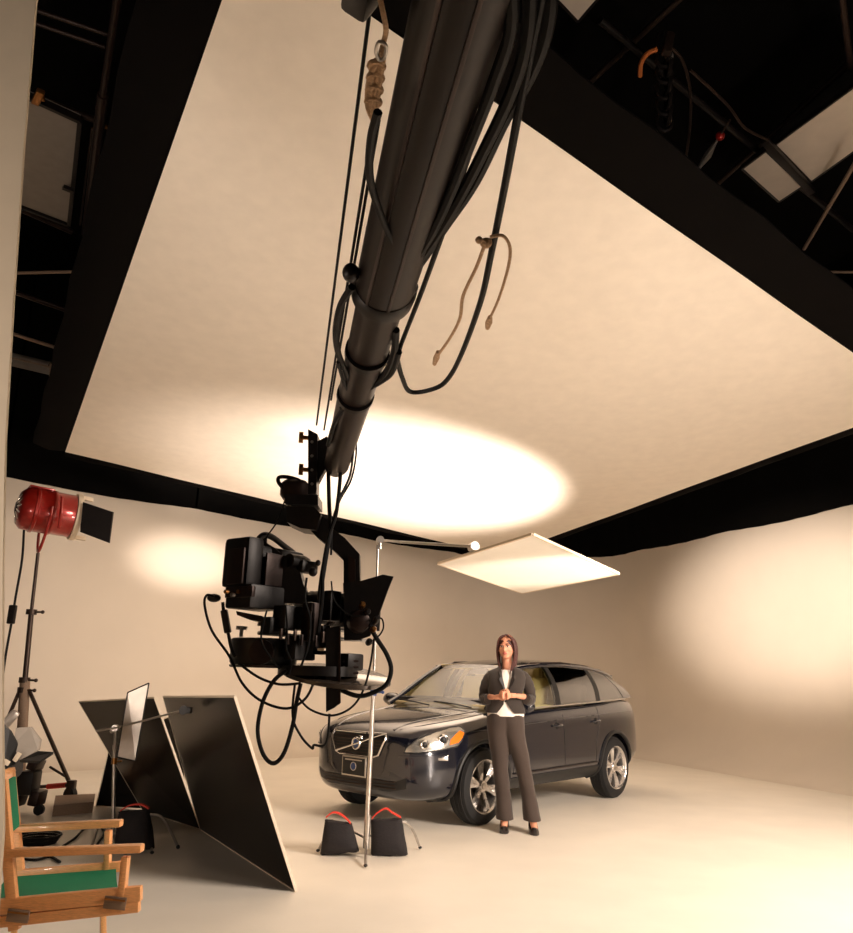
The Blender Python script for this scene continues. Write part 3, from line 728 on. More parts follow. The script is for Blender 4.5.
mb = MB(); mb.lathe([(-.03, .034), (.03, .034)], at(184, 710, Dc-.85), (.1, -1, 0), 18); mb.box(at(188, 710, Dc-.85), (.06, .05, .05), bev=.01); mb.build('end_clamp', M['rig'], ar)
fp = [at(127.7, 692.5, Dc-.12), at(149, 683, Dc-.10), at(135.5, 761, Dc-.10), at(117, 757, Dc-.14)]
fg = thing('small_flag', 'small silver grey rectangular flag clamped on the thin chrome stand', 'flag', fp[3])
mb = MB(); mb.prism(fp, (.0, .012, 0)); mb.build('sheet', M['silver'], fg, smooth=False)
for i in range(4): 
    mb = MB(); mb.tube([fp[i], fp[(i+1) % 4]], .006, 6); mb.build('frame_wire', M['rig'], fg)
sandbag('sandbag', 'black sandbag with red handle between grip stand and leaning boards', [(119, 812), (149, 810), (154, 850), (115, 852)], atz(135, 851).y, [(121, 811), (130, 806), (141, 805), (149, 809)], .2)
# second low stand leg (bent chrome tube)
lt = thing('chair_leg_stand', 'bent chrome stand leg right of the sandbag by the boards', 'stand', atz(178, 847))
mb = MB(); mb.tube([at(150, 815, 6.9), at(160, 816, 6.9), at(168, 826, 6.95), atz(178, 847, .012)], .011, 8, smooth=5); mb.build('bent_leg', M['steel'], lt)
mb = MB(); mb.ball(atz(178, 847, .014), .016, 6); mb.build('foot', M['plastic'], lt)
# ================================================================== RED LAMP ON ITS STAND (far left)
YL = 9.3
def L(x, y, d=0): return at(x, y, YL+d)
rl = thing('red_studio_lamp', 'big red studio lamp with black barn door high on a stand at far left', 'lamp', L(38, 548))
ax0, ax1 = L(17, 507, -.12), L(76, 517, .26); axd = (ax1-ax0).normalized(); LN = (ax1-ax0).length
mb = MB(); mb.lathe([(0, .13), (.02, .20), (.07, .25), (.16, .262), (.17, .275), (.20, .275), (.21, .262), (LN*.52, .262), (LN*.54, .272), (LN*.60, .272), (LN*.62, .262), (LN*.93, .262), (LN*.94, .25), (LN*.94, .22), (LN*.3, .05)], ax0, axd, 40); mb.build('housing', M['redlamp'], rl)
uu = axd.cross(Vector((0, 0, 1))).normalized(); vv = uu.cross(axd)
mb = MB(); mb.lathe([(-.02, .0), (-.02, .06), (.01, .065)], ax0, axd, 20); mb.build('back_boss', M['rig'], rl)
for k in range(14):
    a = 2*PI*k/14; rd = uu*math.cos(a)+vv*math.sin(a); mb = MB(); mb.beam(ax0+rd*.075-axd*.004, ax0+rd*.19+axd*.022, .022, .02, up=axd, bev=.004); mb.build('vent_fin', M['chrome'], rl)
for k in range(3):
    mb = MB(); c_ = ax0+axd*(LN*.3)+vv*.27+uu*(.08*(k-1)); mb.beam(c_-axd*.12, c_+axd*.16, .03, .02, up=vv, bev=.005); mb.build('cooling_rib', M['redlamp'], rl)
mb = MB(); mb.lathe([(LN*.94, .285), (LN*.97, .29), (LN*1.03, .29), (LN*1.03, .24), (LN*.94, .24)], ax0, axd, 40, close=True); mb.build('accessory_ring', M['white'], rl)
mb = MB(); mb.lathe([(LN*.90, .235), (LN*.96, .18), (LN*.98, 0)], ax0, axd, 32); mb.build('lens', M['lampwhite'], rl)
for s_ in (1, -1):
    mb = MB(); p_ = ax0+axd*LN*1.03+vv*.25*s_; mb.beam(p_-axd*.06, p_+axd*.14, .05, .05, up=vv, bev=.008); mb.build('barn_door_bracket', M['white'], rl)
mb = MB(); mb.prism([L(83, 502, -.02), L(113, 512, .02), L(109, 543, .02), L(80, 532, -.02)], (.006, .015, 0)); mb.build('barn_door', M['rig'], rl, smooth=False)
mb = MB(); mb.prism([L(82, 503, .55), L(106, 510, .65), L(103, 534, .65), L(80, 530, .55)], (.006, .015, 0)); mb.build('barn_door', M['rig'], rl, smooth=False)
pb, bt = ax0+axd*LN*.5, L(38, 552)
mb = MB(); mb.tube([pb+uu*.30+vv*.02, pb+uu*.29-vv*.22, bt+uu*.02, pb-uu*.29-vv*.22, pb-uu*.30+vv*.02], .018, 8, smooth=6); mb.build('yoke', M['redlamp'], rl)
mb = MB(); mb.tube([L(62, 497, -.16), L(61, 512, -.19), L(59, 528, -.16)], .018, 8, smooth=4); mb.build('yoke_strap', M['redlamp'], rl)
rs = thing('lamp_stand', 'tall dark wheeled stand carrying the red studio lamp', 'stand', Vector((L(22, 795).x, YL, 0)))
mb = MB(); mb.tube([L(38, 553), L(31, 615)], .020, 10); mb.build('upper_riser', M['darksteel'], rs)
mb = MB(); mb.tube([L(31.5, 610), L(24.5, 685)], .030, 10); mb.build('middle_riser', M['darksteel'], rs)
mb = MB(); mb.tube([L(25, 680), L(19, 790)], .055, 12); mb.build('column', M['brownwood'], rs)
for (x, y) in ((31.5, 612), (24.5, 680), (23, 690)):
    mb = MB(); p_ = L(x, y); mb.lathe([(-.03, .06), (.03, .06)], p_, (0, 0, 1), 16); mb.tube([p_, p_+Vector((.14, -.04, 0))], .012, 8); mb.ball(p_+Vector((.15, -.04, 0)), .022, 6); mb.build('clamp_collar', M['darksteel'], rs)
for (a, b) in (((29, 690), (71, 786)), ((19, 692), (3, 730)),):
    mb = MB(); mb.tube([L(*a), L(b[0], b[1], -.3)], .022, 8); mb.build('leg', M['darksteel'], rs)
mb = MB(); mb.tube([L(19, 788), L(70, 785, -.3)], .018, 8); mb.build('leg_brace', M['darksteel'], rs)
mb = MB(); mb.tube([L(48, 786.5, -.18), L(66, 785, -.28)], .028, 10); mb.build('brace_sleeve', M['red'], rs)
for (x, y, d) in ((71, 789, -.32), (22, 792, -.0)):
    p_ = L(x, y, d); mb = MB(); mb.lathe([(-.025, .03), (-.025, .085), (.025, .085), (.025, .03)], Vector((p_.x, p_.y, .086)), (.5, .85, 0), 22)
    wq = mb.build('caster', M['rubber'], rs); mb = MB(); mb.beam(Vector((p_.x, p_.y, .09)), Vector((p_.x, p_.y, .24)), .09, .07, bev=.015); mb.build('caster_fork', M['darksteel'], wq)
mb = MB(); mb.tube([L(50, 767, -.1), L(68, 778, -.2)], .014, 8); mb.build('brake_lever', M['darksteel'], rs)
lc = thing('lamp_cable', 'black lamp cable with inline box hanging left of the lamp stand', 'cable', L(10, 615))
mb = MB(); mb.tube(frames([(24, 530, YL-.1), (22, 560, YL-.1), (16, 595, YL-.1), (12, 620, YL-.1), (5, 660, YL-.1), (1, 700, YL-.1), (3, 760, YL-.1)]), .014, 8, smooth=5); mb.build('cord', M['cable'], lc)
mb = MB(); mb.beam(L(13.5, 605, -.1), L(10.5, 624, -.1), .08, .06, bev=.015); mb.build('inline_box', M['rig'], lc)
# ================================================================== SMALL LAMP WITH BARN DOORS (low, left)
YS = 5.6
def S(x, y, d=0): return at(x, y, YS+d)
sl = thing('small_studio_lamp', 'small lamp with grey diffusion and black barn doors behind the director chair', 'lamp', S(8, 760))
mb = MB(); mb.prism([S(16, 728), S(30, 727, .05), S(40, 740, .08), S(38, 750, .06), S(20, 760), S(13, 745)], (0, .03, 0)); mb.build('diffusion_gel', M['greypan'], sl, smooth=False)
mb = MB(); mb.prism([S(1, 722, -.1), S(10, 731, -.05), S(17, 744), S(15, 764), S(3, 770, -.1)], (0, .02, 0)); mb.build('barn_door', M['plastic'], sl, smooth=False)
mb = MB(); mb.prism([S(20, 760, -.02), S(38, 751, -.02), S(53.5, 752, -.1), S(40, 761, -.25)], (0, .0, -.015)); mb.build('barn_door', M['plastic'], sl, smooth=False)
a_ = S(5, 763, .05); mb = MB(); mb.lathe([(-.16, .07), (-.12, .10), (.02, .105), (.05, .12), (.05, .09)], a_, Vector((.75, -.1, .35)), 24); mb.build('housing', M['rig'], sl)
mb = MB(); mb.box(S(17, 757, -.03), (.03, .02, .06), (0, .5, 0), bev=.005); mb.build('bright_clip', M['white'], sl)
mb = MB(); mb.box(S(6, 762, -.08), (.05, .02, .03), (0, .5, 0), bev=.005); mb.build('bright_clip', M['white'], sl)
mb = MB(); mb.tube([S(5, 775, .05), Vector((S(5, 775).x, YS+.05, .02))], .016, 10); mb.build('pole', M['steel'], sl)
for a in (.3, 2.4, 4.5):
    b_ = Vector((S(5, 775).x, YS+.05, .3)); mb = MB(); mb.tube([b_, b_+Vector((.32*math.cos(a), .32*math.sin(a), -.285))], .010, 8); mb.build('leg', M['steel'], sl)
# pale rolled bag hanging from the lamp column
mb = MB(); mb.beam(L(2, 728, -.4), L(17, 711, -.35), .16, .10, bev=.04)
tag(mb.build('rolled_cloth', M['silver']), 'pale grey rolled cloth tied beside the lamp stand column', 'cloth')
# ================================================================== LOW CLUTTER BEHIND THE CHAIR
def floorbox(name, label, cat, quad, h, m):
    q = [atz(*p) for p in quad]
    for p in q: p.z = .003
    mb = MB(); mb.prism(q, (0, 0, h)); return tag(mb.build(name, m, smooth=False), label, cat)
floorbox('wooden_plank', 'worn grey brown plank on the floor behind the director chair', 'plank', [(52, 817), (92, 813), (94, 804), (54, 806)], .10, M['brownwood'])
cc = atz(38, 845); cable = MB()
for k in range(4):
    cable.tube([cc+Vector(((.13+.012*k)*math.cos(a), (.13+.012*k)*math.sin(a), .02+.018*k)) for a in [2*PI*j/20 for j in range(21)]], .010, 6, cap=False)
tag(cable.build('cable_coil', M['cable']), 'dark coiled cable lying on the floor behind the chair arms', 'cable', kind=None)
def cableth(name, label, pa, r, m='cable', z=None, cat='cable', sm=6, n=7):
    mb = MB(); mb.tube(pa, r, n, smooth=sm); o = mb.build(name, M[m]); return tag(o, label, cat)
cableth('floor_cable', 'black cable curving on the floor below the grip stand', [atz(60, 848, .012), atz(75, 838, .012), atz(85, 828, .012), atz(95, 824, .012), atz(104, 832, .012), atz(96, 846, .012)], .010)
cableth('floor_cable', 'thin black cable on the floor seen between the chair arms', [atz(15, 858, .012), atz(35, 860, .012), atz(50, 857, .012), atz(60, 862, .012)], .010)
cl = thing('equipment_cart', 'dark cluttered wheeled cart base beside the red lamp stand', 'cart', atz(24, 815))
b0 = atz(24, 815); 
for i, (dx, dz, sx, sz) in enumerate(((0, .30, .16, .22), (.10, .16, .10, .14), (-.10, .18, .12, .2), (.02, .46, .10, .10))):
    mb = MB(); mb.box(b0+Vector((dx, .02*i, dz)), (sx, .2, sz), (0, .1*i, 0), bev=.02); mb.build('equipment_block', M['rigbrown' if i % 2 else 'rig'], cl)
for dx in (-.12, .14):
    mb = MB(); mb.lathe([(-.02, .02), (-.02, .05), (.02, .05), (.02, .02)], b0+Vector((dx, 0, .052)), (0, 1, 0), 18); mb.build('wheel', M['rubber'], cl)
# ================================================================== DIRECTOR CHAIR
CY, CF = 3.34, 3.90      # near and far side planes
def N(x, y, d=0): return at(x, y, CY+d)
def Fr(x, y, d=0): return at(x, y, CF+d)
ch = thing('director_chair', 'wooden folding director chair with green canvas seat and back at lower left', 'chair', Vector((-1.5, 3.6, 0)))
W = M['wood']
def bar(name, a, b, wd, hg, bev=.006, m=W, parent=ch, up=(0, 0, 1)):
    mb = MB(); mb.beam(a, b, wd, hg, up, bev); return mb.build(name, m, parent)
bar('armrest', N(1, 853), N(143, 848), .055, .030, .01); bar('armrest', Fr(13, 828.5), Fr(122, 823), .055, .032, .01)
bar('back_post', N(2, 780), N(15, 930, .0), .028, .042); bar('back_post', Fr(9.5, 768), Fr(23, 905), .028, .042)
bar('front_post', N(126, 856), N(121, 905), .028, .040); bar('front_post', Fr(108.5, 830), Fr(107, 880), .028, .036)
bar('seat_rail', N(-4, 907), N(142, 893), .035, .055, .008); bar('seat_rail', Fr(17, 875), Fr(122, 866), .030, .045, .008)
bar('lower_rail', N(-4, 922), N(140, 906), .035, .040, .008)
q = [N(0, 873, .04), N(120, 866, .04), Fr(117, 866, -.03), Fr(20, 872, -.03)]
# seat canvas sags between the rails
rows = []
A_, B_, C_, D_ = N(-20, 900, .015), N(120, 891, .015), Fr(116, 868, .0), Fr(8, 876, .0)
for i in range(13):
    a, b = A_.lerp(B_, i/12), D_.lerp(C_, i/12); rows.append([a.lerp(b, j/10)-Vector((0, 0, .022*math.sin(PI*j/10))) for j in range(11)])
mb = MB(); mb.grid(rows); mb.grid([[p-Vector((0, 0, .006)) for p in r] for r in rows]); mb.build('seat_canvas', M['green'], ch)
rows = []
for i in range(9):
    v = i/8; a = N(5.0, 788).lerp(N(11, 842), v); b = Fr(14.5, 776).lerp(Fr(18.5, 826), v)
    rows.append([a.lerp(b, j/8)+Vector((-.018*math.sin(PI*j/8), 0, 0)) for j in range(9)])
mb = MB(); mb.grid(rows); mb.grid([[p+Vector((.006, 0, 0)) for p in r] for r in rows]); mb.build('back_canvas', M['green'], ch)
mb = MB(); mb.ball(N(2.5, 784), (.024, .02, .016), 6); mb.build('post_cap', W, ch); mb = MB(); mb.ball(Fr(10.5, 771), (.024, .02, .016), 6); mb.build('post_cap', W, ch)
nb, nf = N(12, 935), N(118, 915)
def gz(p, z): return Vector((p.x, p.y, z))
zb_ = .03
for (p_, q_) in ((gz(N(118, 905), .42), gz(Fr(112, 900), zb_)), (gz(Fr(104, 890), .42), gz(N(122, 905), zb_)), (gz(N(18, 905), .42), gz(Fr(20, 890), zb_)), (gz(Fr(22, 890), .42), gz(N(12, 905), zb_))):
    bar('cross_leg', p_, q_, .024, .040)
bar('floor_rail', gz(N(-6, 900), .018), gz(N(146, 900), .018), .035, .035); bar('floor_rail', gz(Fr(8, 890), .018), gz(Fr(130, 890), .018), .035, .035)
for x in (18, 115):
    yy = 916 if x == 18 else 903
    mb = MB(); mb.box(N(x, yy, -.022), (.085, .006, .045), (0, .07, 0), bev=.003); bk = mb.build('hinge_plate', M['brownwood'], ch)
    mb = MB(); mb.box(N(x, yy-3, -.027), (.08, .004, .006), (0, .07, 0)); mb.build('hinge_slot', M['brass'], bk)
# ================================================================== CAMERA CRANE ARM
DE, DT = 3.4, .95
def ax_d(y):
    y = min(y, 467); return 1/(1/DE+(1/DT-1/DE)*(467-y)/467)
def ax_p(y): return at(336+(467-y)*.2709, y, ax_d(y))
def CR(x, y, off=0): return at(x, y, ax_d(y)+off)
pe, pt = at(336, 467, DE), at(462.5, 0, DT); cdv = (pt-pe).normalized(); tail = pt+cdv*1.7
crane = thing('camera_crane', 'dark brown camera crane arm reaching over the scene from the top of the picture', 'crane', tail)
fl_ = ax_p(291)
def sect(name, a, b, ra, rb, m='crane'):
    n_ = (b-a).length; mb = MB(); mb.lathe([(0, ra), (n_, rb)], a, b-a, 40); return mb.build(name, M[m], crane)
mb = MB(); n_ = (fl_-pe).length
mb.lathe([(-.01, .03), (0, .048), (.05, .056), (n_, .060)], pe, fl_-pe, 40); mb.build('front_section', M['crane'], crane)
n_ = (tail-fl_).length
sect('rear_section', fl_, tail, .0715, .0725)
mb = MB(); mb.lathe([(-.03, .066), (-.02, .077), (.02, .079), (.03, .073)], fl_, cdv, 40); mb.build('flange', M['rig'], crane)
for yb, rr in ((395, .062), (352, .064)):
    mb = MB(); mb.lathe([(-.012, rr), (.012, rr)], ax_p(yb), cdv, 36); mb.build('clamp_band', M['rig'], crane)
# long edges of the tube profile
ux = cdv.cross(Vector((0, 0, 1))).normalized(); uz = ux.cross(cdv)
for an in (-.95, -1.7):
    o_ = ux*math.cos(an)+uz*math.sin(an)
    if o_.z > 0: o_ = o_-uz*2*math.sin(an)
    mb = MB(); mb.beam(fl_+o_*.0725+cdv*.03, tail+o_*.0732, .008, .004, up=o_, bev=.001); mb.build('profile_rib', M['rigbrown'], crane)
mb = MB(); mb.ball(CR(351, 273, -.03), (.020, .024, .022), 10); mb.build('pulley_lug', M['rig'], crane)
mb = MB(); mb.ball(CR(411, 287, -.02), (.018, .02, .016), 8); mb.build('pulley_lug', M['rig'], crane)
mb = MB(); p_ = CR(379.5, 334, -.072); mb.lathe([(0, .009), (.004, .008)], p_, (0, -1, -.5), 14); mb.build('bolt', M['steel'], crane)
for (x0, y0, x1, y1) in ((384, 352, 369, 388), (378, 372, 367, 386)):
    mb = MB(); mb.tube([CR(x0, y0, -.066), CR(x1, y1, -.062)], .003, 6); mb.build('guide_wire', M['steel'], crane)
# thin tension lines left of the arm
for (x0, y0, x1, y1) in ((375, -30, 316.5, 425), (369, 150, 324, 430), (379, 120, 331, 400)):
    mb = MB(); mb.tube([CR(x0, y0, .05), CR(x1, y1, .05)], .0035, 6); mb.build('tension_line', M['cable'], crane)
mb = MB(); mb.box(CR(362, -8, 0), (.045, .06, .05), (0, .5, .2), bev=.01); mb.build('line_anchor', M['rig'], crane)
# coiled cream rope with its hook, tied to the left of the arm
cr_ = thing('rope_hank', 'cream coiled rope hank hanging on the left side of the crane arm', 'rope', CR(377, 62, -.02))
for k in range(4):
    mb = MB(); o_ = Vector((.004*(k-1.5), -.006*(k % 2), 0)); mb.tube([CR(380, 60, -.05)+o_, CR(375, 80, -.05)+o_*1.6, CR(372.5, 105, -.05)+o_*1.4, CR(374, 120, -.05)+o_*.4], .0042, 8, smooth=4); mb.build('rope_strand', M['rope'], cr_)
for y in (66, 78, 90, 102):
    mb = MB(); c_ = CR(376.5-(y-66)*.09, y, -.05); mb.tube([c_+Vector((.0115*math.cos(a), .0115*math.sin(a), .002*math.sin(a))) for a in [2*PI*j/14 for j in range(15)]], .0042, 7, cap=False); mb.build('rope_wrap', M['rope'], cr_)
mb = MB(); mb.tube([CR(380, 58, -.05), CR(383, 45, -.05), CR(386, 30, -.06), CR(383, 12, -.06), CR(379, -5, -.05)], .004, 8, smooth=4); mb.build('tie_line', M['rope'], cr_)
mb = MB(); mb.tube([CR(379, 60, -.06), CR(376, 52, -.06), CR(379, 42, -.06), CR(386, 46, -.06), CR(384, 58, -.06), CR(379, 60, -.06)], .003, 8, smooth=4); mb.build('hook', M['steel'], cr_)
# ------------------------------------------------------------------ cables on the arm
def cab(name, label, path, r, dist=None, off=-.05, cat='cable', m='cable', sm=7, grp=None, arm=True):
    pts = [CR(x, y, off) if arm else at(x, y, dist) for x, y in path]
    mb = MB(); mb.tube(pts, r, 8, smooth=sm); return tag(mb.build(name, M[m]), label, cat, grp)
cab('power_cable', 'thick black cable bundle sweeping down the right side of the crane arm', [(552, -60), (548, 20), (531, 72), (503, 122), (474, 182), (445, 225), (420, 262), (398, 292), (380, 312)], .0125, off=-.03)
cab('power_cable', 'second thick black cable running beside the bundle on the right of the crane arm', [(530, -60), (528, 30), (512, 90), (484, 150), (458, 200), (430, 245), (405, 280), (385, 300)], .011, off=-.05)
cab('power_cable', 'inner black cable pressed against the right edge of the crane arm', [(505, -60), (512, 20), (495, 80), (470, 145), (450, 195), (428, 240), (402, 275), (384, 296)], .010, off=-.07)
cab('power_cable', 'black cable hanging in a wide loop right of the crane arm below the tied rope', [(548, -40), (533, 40), (518, 115), (504, 190), (491, 255), (481, 300), (464, 348), (450, 376), (436, 388), (411, 392), (402, 377), (397, 358)], .0075, off=-.04)
cab('power_cable', 'slim black cable dropping straight beside the right edge of the lower arm', [(492, 70), (470, 150), (452, 205), (441, 238), (420, 296), (402, 342), (397, 358), (389, 376)], .0062, off=-.04)
cab('power_cable', 'black cable hugging the left edge of the arm above the flange', [(378, 112), (371, 140), (370, 178), (381, 215), (394, 245), (402, 268)], .0075, off=-.09)
cab('power_cable', 'black cable looping out left of the arm just below the flange', [(352, 287), (341, 305), (336, 330), (338, 352), (346, 372), (354, 392), (352, 410)], .009, off=-.06)
cab('power_cable', 'thin black cable crossing under the arm from the flange to the clamp band', [(396, 330), (394, 352), (386, 372), (372, 386), (356, 398), (342, 408)], .010, off=-.075)
cab('power_cable', 'black cable wrapped diagonally round the arm below the right cable loop', [(399, 352), (392, 372), (380, 382), (362, 392), (350, 402), (336, 420), (328, 445)], .009, off=-.085)
cab('power_cable', 'thin black cable lying on the face of the lower arm', [(338, 362), (343, 380), (350, 396), (355, 415), (354, 440), (350, 475), (338, 503), (330, 540), (323, 582)], .0055, off=-.075)
def RG(x, y, d=0): return at(x, y, 3.4+d)
def rcab(label, path, r, off=-.08, z4=True, sm=7):
    pts = [(RG(x/4.265+200, y/4.265+580, off) if z4 else RG(x, y, off)) for x, y in path]
    mb = MB(); mb.tube(pts, r, 8, smooth=sm); return tag(mb.build('video_cable', M['cable']), label, 'cable')
rcab('black cable running down from the crane end to the middle of the camera', [(328, 455), (329, 500), (330, 530), (326, 552), (320, 590), (318, 640)], .009, -.06, False)
rcab('black cable beside it falling from the crane end past the offset bar', [(341, 455), (340, 480), (336, 514), (329, 536), (323, 570), (322, 600), (316, 650)], .0085, -.10, False)
rcab('thin black cable curving off the right of the crane end', [(356, 430), (356, 455), (351, 480), (340, 500), (333, 520), (331, 555)], .0045, -.04, False)
rcab('thin cable arching from the plug at the camera back to the base plate', [(60, 70), (28, 66), (20, 110), (50, 215), (125, 325), (180, 440), (260, 515), (370, 548), (450, 505), (490, 420), (488, 380)], .0055)
rcab('thin cable sagging under the round base plate', [(165, 355), (250, 415), (340, 445), (430, 440)], .0055)
rcab('black cable hanging in the long narrow loop below the camera', [(370, 385), (315, 430), (268, 520), (246, 640), (268, 740), (312, 782), (358, 738), (395, 620), (412, 520), (430, 440)], .0085)
rcab('thin cable with a kinked end hanging below the lower bracket', [(405, 440), (395, 580), (430, 665), (478, 718), (486, 704), (528, 706), (546, 660), (552, 570)], .005)
rcab('thin cable looping low from the loop to the right cable', [(415, 495), (470, 552), (560, 578), (640, 548), (692, 480), (725, 370), (742, 250)], .0045)
rcab('thick black cable curling round below the lens hood at the right', [(715, 165), (745, 235), (795, 315), (815, 380), (795, 445), (735, 482), (670, 494), (585, 462)], .0095)
rcab('small wire ring beside the lens hood', [(745, 165), (775, 165), (782, 205), (760, 240), (745, 225)], .0035)
rcab('short black cable with a plug hanging from the camera back', [(97, 95), (104, 160), (118, 215), (132, 285), (150, 330)], .007)
rcab('slack cable falling down the front of the camera body past the connectors', [(285, 130), (270, 190), (262, 260), (300, 330), (340, 380)], .004, -.13)
rcab('second slack cable beside the body connectors, ending near the turntable', [(365, 110), (372, 200), (368, 290), (390, 350), (380, 400)], .004, -.13)
rcab('thin cable bowed between the viewfinder and the round base', [(455, -10), (448, 80), (470, 170), (462, 280), (430, 370)], .005, -.14)
rcab('thin wire dropping behind the offset bar to the lens hood connectors', [(560, 5), (575, 90), (640, 150), (700, 150)], .0035, -.12)
rcab('hanging wires left of the pan motor, reaching the camera handle', [(285, 500), (278, 520), (268, 535), (262, 545)], .0035, -.02, False)
# tied sash rope on the loop cable
sr = thing('tied_rope', 'tan rope knotted round the hanging cable with two frayed tails', 'rope', CR(487, 243, -.05))
mb = MB(); mb.ball(CR(486, 243, -.05), (.013, .013, .011), 8); mb.ball(CR(479, 240, -.06), (.008, .008, .008), 6); mb.build('knot', M['rope'], sr)
for a in ((0, 0), (.004, 3)):
    mb = MB(); c_ = CR(487, 241+a[1], -.04); mb.tube([c_+Vector((.011*math.cos(q), .011*math.sin(q), .003*math.sin(q))) for q in [2*PI*j/14 for j in range(15)]], .0035, 7, cap=False); mb.build('rope_wrap', M['rope'], sr)
mb = MB(); mb.tube([CR(484, 247, -.06), CR(476, 268, -.06), CR(463, 296, -.06), CR(460, 318, -.06), CR(450, 338, -.06), CR(438, 355, -.06)], .0042, 8, smooth=6); mb.build('tail', M['rope'], sr)
mb = MB(); mb.tube([CR(490, 237, -.06), CR(503, 236, -.06), CR(510, 248, -.06), CR(508, 268, -.06), CR(499, 298, -.06), CR(490, 318, -.06)], .0036, 8, smooth=6); mb.build('tail', M['rope'], sr)
for x0, y0, x1, y1 in ((438, 352, 434.5, 364), (490, 317, 487.5, 328)):
    mb = MB(); mb.tube([CR(x0, y0, -.06), CR((x0+x1)/2, (y0+y1)/2, -.06), CR(x1, y1, -.06)], [.006, .0095, .006], 8); mb.build('frayed_end', M['rope'], sr)
# ================================================================== REMOTE HEAD
rh = thing('remote_head', 'black remote head with offset arm hanging from the crane end', 'camera head', RG(312, 500))
B = M['rig']
def rbox(name, x, y, d, sx, sy, sz, rot=(0, 0, 0), bev=.006, m=None, par=None):
    mb = MB(); mb.box(RG(x, y, d), (sx, sy, sz), rot, bev); return mb.build(name, m or B, par or rh)
def rslab(name, pts, d, th, m=None, par=None):
    mb = MB(); mb.prism([RG(x, y, d) for x, y in pts], (0, th, 0)); return mb.build(name, m or B, par or rh, smooth=False)
rslab('mounting_plate', [(308, 429), (317.5, 434), (317, 452), (316.5, 494), (308, 494), (308, 470)], -.02, .09)
rslab('gusset', [(316, 442), (327, 436), (331, 458), (318, 482)], .0, .05)
for x, y in ((303.5, 437), (301.5, 469)):
    mb = MB(); mb.lathe([(0, .010), (.03, .010), (.03, .026), (.05, .026)], RG(310, y+1, 0), (-1, -.15, 0), 14); mb.build('knob', M['brass'], rh)
for k in range(4):
    mb = MB(); mb.lathe([(0, .007), (.006, .006)], RG(312, 442+k*14, -.022), (0, -1, 0), 10); mb.build('bolt', M['steel'], rh)
rslab('base_plate', [(284, 494), (318, 495), (318, 505), (285, 504)], -.07, .16)
mb = MB(); mb.lathe([(-.05, .05), (-.03, .065), (.02, .065), (.035, .05)], RG(295, 489, 0), (0, 0, 1), 24); mb.build('pan_motor', M['rigbrown'], rh)
mb = MB(); mb.tube([RG(296, 487, -.04), RG(287, 490, -.04), RG(279, 483, -.04), RG(279, 477.5, -.04), RG(287, 477, -.04), RG(298, 480, -.04), RG(301, 484, -.04)], .009, 8, smooth=5); mb.build('motor_cable', M['cable'], rh)
rslab('pan_housing', [(286, 506), (314, 507), (321, 514), (316, 530), (300, 528), (287, 522)], -.06, .14)
rslab('offset_arm', [(309, 510), (322, 516), (332, 528), (345, 538), (359.5, 554), (360, 585), (361, 640), (344, 640), (343.5, 560), (331, 548), (318, 538), (309, 529)], -.02, .07)
rslab('offset_arm_face', [(348, 556), (355, 559), (356, 632), (349, 632)], -.028, .008, M['rigbrown'])
rslab('lower_bracket', [(325.5, 628), (340, 626), (340, 703), (334, 708), (326, 712)], -.09, .035)
rslab('bracket_edge', [(338.5, 628), (340.5, 628), (340.5, 703), (338.5, 705)], -.094, .006, M['rigbrown'])
mb = MB(); mb.lathe([(0, .045), (.03, .05), (.07, .042), (.08, .02)], RG(357, 622, -.03), (.25, -1, 0), 26); mb.build('tilt_motor', M['rigbrown'], rh)
for k, (x, y) in enumerate(((366, 612), (372, 630), (368, 643), (361, 607), (375, 622))):
    mb = MB(); mb.lathe([(0, .012), (.03, .014), (.045, .008)], RG(x, y, -.07), (.3, -1, .1*k), 12); mb.build('connector', M['brass'] if k % 2 else B, rh)
# ================================================================== FILM CAMERA
fc = thing('film_camera', 'black video camera with lens and flared matte box hanging from the crane', 'camera', RG(265, 600))
th_ = math.radians(53); E1 = Vector((math.cos(th_), math.sin(th_), 0)); E2 = Vector((-E1.y, E1.x, 0)); RM = Matrix((E1, E2, Vector((0, 0, 1)))).transposed()
def cbox(name, x, y, d, sz, bev=.008, m=None, tilt=0, par=None):
    mb = MB(); mb.box(RG(x, y, d), sz, RM @ Matrix.Rotation(tilt, 3, 'Y'), bev); return mb.build(name, m or B, par or fc)
cbox('rear_module', 243, 563, -.05, (.09, .165, .215), .022)
cbox('rear_panel', 236, 566, -.13, (.012, .10, .15), .005, M['rigbrown'])
cbox('body', 272, 572, .10, (.26, .14, .20), .02)
cbox('side_cover', 281, 571, .00, (.18, .012, .14), .005, M['rigbrown'])
rslab('side_fairing', [(262, 540), (275, 548), (300, 572), (305, 590), (304, 604), (262, 602)], .0, .10, None, fc)
cbox('lower_body', 256, 598, -.02, (.20, .16, .10), .012)
cbox('connector_panel', 240, 592, -.12, (.02, .17, .045), .005, M['rigbrown'])
for k in range(6):
    mb = MB(); mb.lathe([(0, .0085), (.016, .0085), (.016, .005)], RG(228+k*6.2, 592+(k % 2)*3, -.15+.012*k), -E1, 12); mb.build('connector', M['brass'] if k % 2 == 0 else M['steel'], fc)
mb = MB(); mb.tube([RG(259, 539, -.02), RG(264, 535, .0), RG(272, 537, .05), RG(284, 546, .14), RG(294, 554, .2), RG(293, 560, .2)], .014, 10, smooth=5); mb.build('top_handle', B, fc)
for (x, y) in ((265, 541), (291, 560)):
    mb = MB(); mb.tube([RG(x, y-4, .03), RG(x, y+8, .05)], .010, 8); mb.build('handle_post', B, fc)
